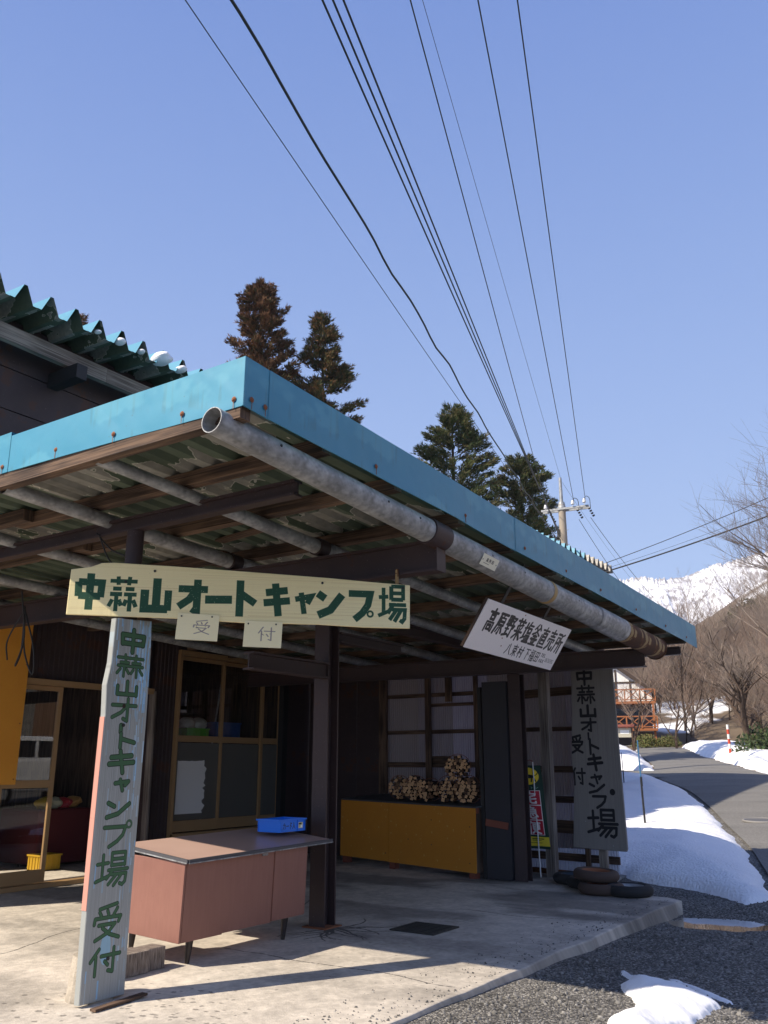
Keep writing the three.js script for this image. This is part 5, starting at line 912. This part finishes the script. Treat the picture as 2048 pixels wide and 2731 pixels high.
{
  const A = bareTree(101, 9.5, 0.85, 5, 0.30, [-0.12, 0.05], 0.3), B = bareTree(102, 8, 0.7, 5, 0.13, [0, 0], 0.15), Cc = bareTree(103, 7, 0.75, 5, 0.10, [0, 0], 0.1), D = bareTree(104, 12, 0.9, 6, 0.17, [-0.28, 0.1], 0.3);
  putBare(A, -9.3, -45.5, 0.62, 0.4, 'gnarled bare tree with a dark forked trunk on the snow bank');
  putBare(D, -0.4, -25.5, 0.98, 0.2, 'large bare tree whose twigs reach into the sky over the road', 1);
  putBare(D, -2.5, -33, 0.85, 1.9, 'bare tree behind the snow bank with long arching limbs', 0);
  putBare(B, -18.2, -55, 0.62, 0.3, 'small bare tree standing before the chalet balcony', 2);
  putBare(B, -16.4, -58, 0.7, 2.1, 'bare reddish shrub tree next to the chalet', 2);
  const r = rng(77), E1 = bareTree(111, 6.5, 1.0, 5, 0.075, [0.1, 0.1], 0.05), E2 = bareTree(112, 8.5, 0.6, 5, 0.09, [-0.1, 0], 0.25), E3 = bareTree(113, 5, 1.2, 5, 0.06, [0, -0.1], 0.0), V4 = [Cc, E1, E2, E3, B, E3, E1];
  for (let i = 0; i < 150; i++) {
    const D0 = 46 + 75 * Math.pow(r(), 1.2), az = (-18.6 + 13.5 * r()) * Math.PI / 180, x = Math.sin(az) * D0, z = -Math.cos(az) * D0;
    const rr = (x + 6.13) * RDn[0] + (z + 31.95) * RDn[1]; if (rr < 4.5 && D0 < 72) continue;
    putBare(V4[i % 7], x, z, 0.75 + 0.6 * r(), r() * 6.28, ['leafless grey-brown tree in the thicket beyond the road', 'leafless reddish tree in the thicket beyond the road'][i % 2], i % 2 ? 2 : 0, 'thicket trees beyond the road');
  }
  for (let i = 0; i < 80; i++) {
    const D0 = 86 + 34 * r(), az = (-20 + 13 * r()) * Math.PI / 180;
    putBare(V4[(i * 3) % 7], Math.sin(az) * D0, -Math.cos(az) * D0, 0.65 + 0.4 * r(), r() * 6.28, 'distant leafless tree on the brown hillside below the snowy ridge', i % 3, 'distant trees on the hillside');
  }
  [[-4.6, -38, 1.15], [-3.4, -34, 1.0], [-6.2, -46, 1.25], [-5.0, -50, 1.3], [-7.4, -52, 1.2], [-9.6, -56, 1.2], [-3.0, -42, 1.2]].forEach(([x, z, k], i) => putBare([E2, B, E2, Cc, E2, B, E1][i], x, z, k, i * 1.3, 'tall pale leafless tree just behind the snow bank across the road', i % 2, 'tall trees behind the snow bank'));
  // evergreen shrubs at the roadside and pines on the far hill
  const shrub = (x, z, s, seed, label, cs) => {
    const q = rng(seed), pos = [], col = []; const d = V(0, 0, 0);
    for (let i = 0; i < 2200; i++) { const a = q() * 6.28, e = Math.asin(q()), k = Math.pow(q(), 0.4) * s * (0.75 + 0.4 * fbm(a * 2, e * 4 + seed, 3)), p = V(Math.cos(a) * Math.cos(e) * k, Math.sin(e) * k * 0.9 + 0.1, Math.sin(a) * Math.cos(e) * k); const c = cs[Math.floor(q() * cs.length)], w = 0.07 * s; d.set(q() - 0.5, q() - 0.3, q() - 0.5).normalize(); const f = V(q() - 0.5, q() - 0.5, q() - 0.5).cross(d).normalize().multiplyScalar(w * 0.5), e2 = p.clone().addScaledVector(d, w * 1.6); for (const v of [p.clone().sub(f), p.clone().add(f), e2]) { pos.push(v.x, v.y, v.z); col.push(...c.map((t) => t * (0.7 + 0.6 * q()))); } }
    const g = new THREE.BufferGeometry(); g.setAttribute('position', new THREE.Float32BufferAttribute(pos, 3)); g.setAttribute('color', new THREE.Float32BufferAttribute(col, 3)); g.computeVertexNormals();
    const t = thing('evergreen_shrub', label, 'shrub', [x, T(x, z), z], 0, 'shrubs beyond the road'); part('foliage', g, std({ vertexColors: true, roughness: 0.85, side: THREE.DoubleSide }), t); part('stem', tube(V(0, -0.1, 0), V(0, s * 0.5, 0), 0.05, 0.03, 6), mBark, t);
  };
  shrub(-8.0, -43.2, 1.7, 1, 'dark green shrub under the gnarled bare tree', [[0.03, 0.05, 0.018], [0.05, 0.07, 0.02]]);
  shrub(-6.4, -42.0, 1.4, 2, 'dark green shrub on the snow bank beside the first', [[0.03, 0.045, 0.018], [0.04, 0.06, 0.02]]);
  shrub(-19.0, -60, 1.0, 3, 'yellow-green grassy shrub below the chalet', [[0.16, 0.15, 0.05], [0.10, 0.11, 0.03]]);
  shrub(-17.6, -60.5, 0.9, 4, 'yellow-green shrub by the road bend', [[0.15, 0.14, 0.05], [0.10, 0.11, 0.03]]);
  for (let i = 0; i < 8; i++) { const D0 = 105 + 40 * r(), az = (-20 + 13 * r()) * Math.PI / 180; shrub(Math.sin(az) * D0, -Math.cos(az) * D0, 3.5 + 2 * r(), 60 + i, 'rounded dark evergreen on the far hillside', [[0.055, 0.062, 0.022], [0.085, 0.08, 0.03]]); }
}
// ---------------------------------------------------------------- chalet and roadside things
{
  const t = thing('chalet', 'white timber-framed chalet with an orange wooden balcony at the end of the road', 'house', [-23.4, T(-22.3, -66), -66], 0.32);
  const y0 = T(-22.3, -66), wh = std({ color: lin(0.74, 0.74, 0.73), roughness: 0.8 }), dk = std({ color: lin(0.05, 0.032, 0.022), roughness: 0.8 }), or = std({ color: lin(0.30, 0.105, 0.035), roughness: 0.7 }), gl = std({ color: lin(0.03, 0.035, 0.045), roughness: 0.1 }), rf = std({ color: lin(0.13, 0.10, 0.09), roughness: 0.8 });
  const B0 = 3.25;  // balcony level above base
  const s = new THREE.Shape([[-3.6, B0], [3.1, B0], [3.1, B0 + 0.7], [0, B0 + 3.05], [-3.1, B0 + 0.7], [-3.1, B0]].map(([x, y]) => new THREE.Vector2(x, y)));
  part('gable_wall', new THREE.ExtrudeGeometry(s, { depth: 7, bevelEnabled: false }).translate(0, 0, -7), wh, t);
  part('lower_wall', boxg(6.0, B0, 6.9).translate(0, B0 / 2, -3.6), std({ color: lin(0.10, 0.09, 0.10), roughness: 0.8 }), t);
  for (const sgn of [-1, 1]) { const g = boxg(5.0, 0.16, 7.7); g.rotateZ(-sgn * 0.655); g.translate(sgn * 1.92, B0 + 1.83, -3.4); part('roof', g, rf, t); }
  for (const sgn of [-1, 1]) part('barge_board', bar(V(0, B0 + 3.22, 0.48), V(sgn * 3.95, B0 + 0.14, 0.48), 0.06, 0.24), dk, t);
  for (const x of [-1.6, -0.55, 0.5, 1.55, 2.6]) part('timber_stud', bar(V(x, B0, 0.03), V(x, B0 + 2.85 - Math.abs(x) * 0.78, 0.03), 0.12, 0.06, V(0, 0, 1)), dk, t);
  part('timber_rail', boxg(4.4, 0.12, 0.05).translate(0, B0 + 1.5, 0.03), dk, t);
  for (const x of [-1.05, 0.0]) { const w = part('window', boxg(0.9, 1.4, 0.05).translate(x, B0 + 0.75, 0.035), gl, t); part('window_bar', boxg(0.05, 1.4, 0.03).translate(x, B0 + 0.75, 0.07), dk, w); }
  const deck = (y, z1) => {
    part('deck', boxg(6.6, 0.18, z1).translate(0, y - 0.09, z1 / 2), or, t); part('handrail', boxg(6.6, 0.09, 0.09).translate(0, y + 0.86, z1), or, t); part('bottom_rail', boxg(6.6, 0.07, 0.07).translate(0, y + 0.1, z1), or, t);
    for (let k = 0; k <= 6; k++) part('baluster', boxg(0.1, 0.86, 0.1).translate(-3.3 + k * 1.1, y + 0.43, z1 - 0.001), or, t);
    for (let k = 0; k < 6; k++) for (const q of [0, 1]) part('cross_brace', bar(V(-3.2 + k * 1.1, y + (q ? 0.14 : 0.82), z1), V(-2.3 + k * 1.1, y + (q ? 0.82 : 0.14), z1), 0.05, 0.06), or, t);
    part('side_rail', boxg(0.09, 0.09, z1).translate(3.3, y + 0.861, z1 / 2), or, t);
  };
  deck(B0, 1.3); deck(1.25, 1.6);
  for (const x of [-2.9, 0.2, 3.1]) part('post', boxg(0.16, B0, 0.16).translate(x, B0 / 2, 1.2), or, t);
  part('lower_window', boxg(4.0, 1.0, 0.05).translate(0.2, 2.3, -0.12), gl, t);
}
{
  const t = thing('notice_board', 'small roofed notice board on two posts in the snow before the chalet', 'notice board', [-16.9, T(-16.9, -49.5) + 0.25, -49.5], 0.3);
  for (const x of [-0.45, 0.45]) part('post', boxg(0.09, 1.4, 0.09).translate(x, 0.65, 0), mWood, t); part('panel', boxg(0.82, 0.5, 0.04).translate(0, 1.0, 0), std({ color: lin(0.45, 0.42, 0.33), roughness: 0.7 }), t);
  part('roof', mg([boxg(1.2, 0.05, 0.32).rotateX(0.4).translate(0, 1.38, 0.13), boxg(1.2, 0.05, 0.32).rotateX(-0.4).translate(0, 1.38, -0.13)]), mWoodRed, t); part('poster', boxg(0.5, 0.22, 0.01).translate(0.05, 1.05, 0.026), mWhite, t);
}
{
  const t = thing('snow_marker', 'red and white banded marker post on the snow bank', 'marker post', [-9.9, T(-9.9, -43.7) + 0.3, -43.7]);
  for (let k = 0; k < 6; k++) part('band', tube(V(0, k * 0.22, 0), V(0, k * 0.22 + 0.218, 0), 0.06, 0.06, 10), k % 2 ? mWhite : std({ color: lin(0.5, 0.06, 0.03), roughness: 0.6 }), t);
}
for (const [x, z, y0, y1, label] of [[-5.0, -15.35, 0.3, 1.83, 'tall thin blue pole stuck in the snow by the road edge'], [-8.85, -25.6, 0.5, 1.75, 'shorter thin dark pole in the snow behind the upright sign']]) {
  const t = thing('snow_pole', label, 'pole', [x, y0, z], 0, 'thin poles in the snow');
  part('upper_rod', tube(V(0, (y1 - y0) * 0.55, 0), V(-0.008, y1 - y0, 0), 0.0135, 0.012, 8), std({ color: lin(0.05, 0.16, 0.30), roughness: 0.4 }), t); part('lower_rod', tube(V(0.012, 0, 0), V(0, (y1 - y0) * 0.56, 0), 0.019, 0.017, 8), mBlack, t); part('joint', tube(V(0.004, (y1 - y0) * 0.5, 0), V(0.002, (y1 - y0) * 0.6, 0), 0.02, 0.02, 8), mBlack, t);
}
{
  const x = -3.75, z = -18.5, t = thing('manhole_cover', 'round iron manhole cover in the shaded road', 'manhole cover', [x, T(x, z) + 0.065, z]); t.rotation.x = 0.05;
  const m = std({ color: lin(0.13, 0.125, 0.12), roughness: 0.6, metalness: 0.3 }); part('plate', new THREE.CylinderGeometry(0.3, 0.3, 0.02, 32), m, t); part('ring', new THREE.TorusGeometry(0.33, 0.025, 6, 36).rotateX(Math.PI / 2), std({ color: lin(0.22, 0.21, 0.2), roughness: 0.8 }), t);
}
// snow clumps left in the roof valleys
[[-6.46, 0.035, 0.7], [-6.83, 0.055, 0.9], [-7.2, 0.045, 0.8], [-7.57, 0.12, 0.8], [-7.95, 0.07, 0.8]].forEach(([z, s, f], i) => {
  const g = new THREE.IcosahedronGeometry(s, 3), p = g.attributes.position; for (let k = 0; k < p.count; k++) { const q = 0.85 + 0.35 * fbm(p.getX(k) * 9 + i * 5, p.getY(k) * 9 + p.getZ(k) * 9 + 30, 2); p.setXYZ(k, p.getX(k) * q * 1.6, p.getY(k) * q * f, p.getZ(k) * q * (i === 3 ? 1.0 : 1.15)); } g.computeVertexNormals(); g.translate(-9.02, 6.98 + 0.018 * (-5.2 - z) + s * 0.45, z - 0.02);
  solo('snow_clump', g, mSnowSmall, i === 3 ? 'largest lump of snow overhanging the ribbed roof edge' : 'small lump of snow left in a roof valley', 'snow', i === 3 ? undefined : 'small snow lumps on the roof edge');
});
// loops of cord hanging at the left of the canopy
solo('cord_loop', mg([wire([V(-7.75, 3.1, -5.0), V(-7.7, 2.6, -5.05), V(-7.72, 2.35, -5.0), V(-7.8, 2.5, -5.1), V(-7.76, 2.95, -5.06)], 0.009, 40), wire([V(-7.76, 2.95, -5.05), V(-7.62, 2.5, -5.12), V(-7.66, 2.28, -5.16), V(-7.74, 2.5, -5.1), V(-7.75, 2.9, -5.06)], 0.009, 40), wire([V(-7.76, 2.9, -5.05), V(-7.9, 2.6, -5.0), V(-7.86, 2.42, -5.0)], 0.008, 20)]), mCable, 'dark looped cord hanging from a canopy pipe beside the mustard board', 'cord');
solo('lamp_cord', mg([wire([V(-5.35, 3.12, -4.02), V(-5.2, 2.98, -4.05), V(-5.05, 2.9, -4.1), V(-5.0, 2.8, -4.12)], 0.007, 20), wire([V(-5.3, 3.1, -4.0), V(-5.22, 2.9, -4.06), V(-5.04, 2.78, -4.1)], 0.006, 20)]), mCable, 'thin dark cord strung along the beam to the round post', 'cord');

// thin winter haze over the valley
scene.fog = new THREE.FogExp2(new THREE.Color(0.80, 0.88, 1.0), 0.00022);

renderer.render(scene, camera);
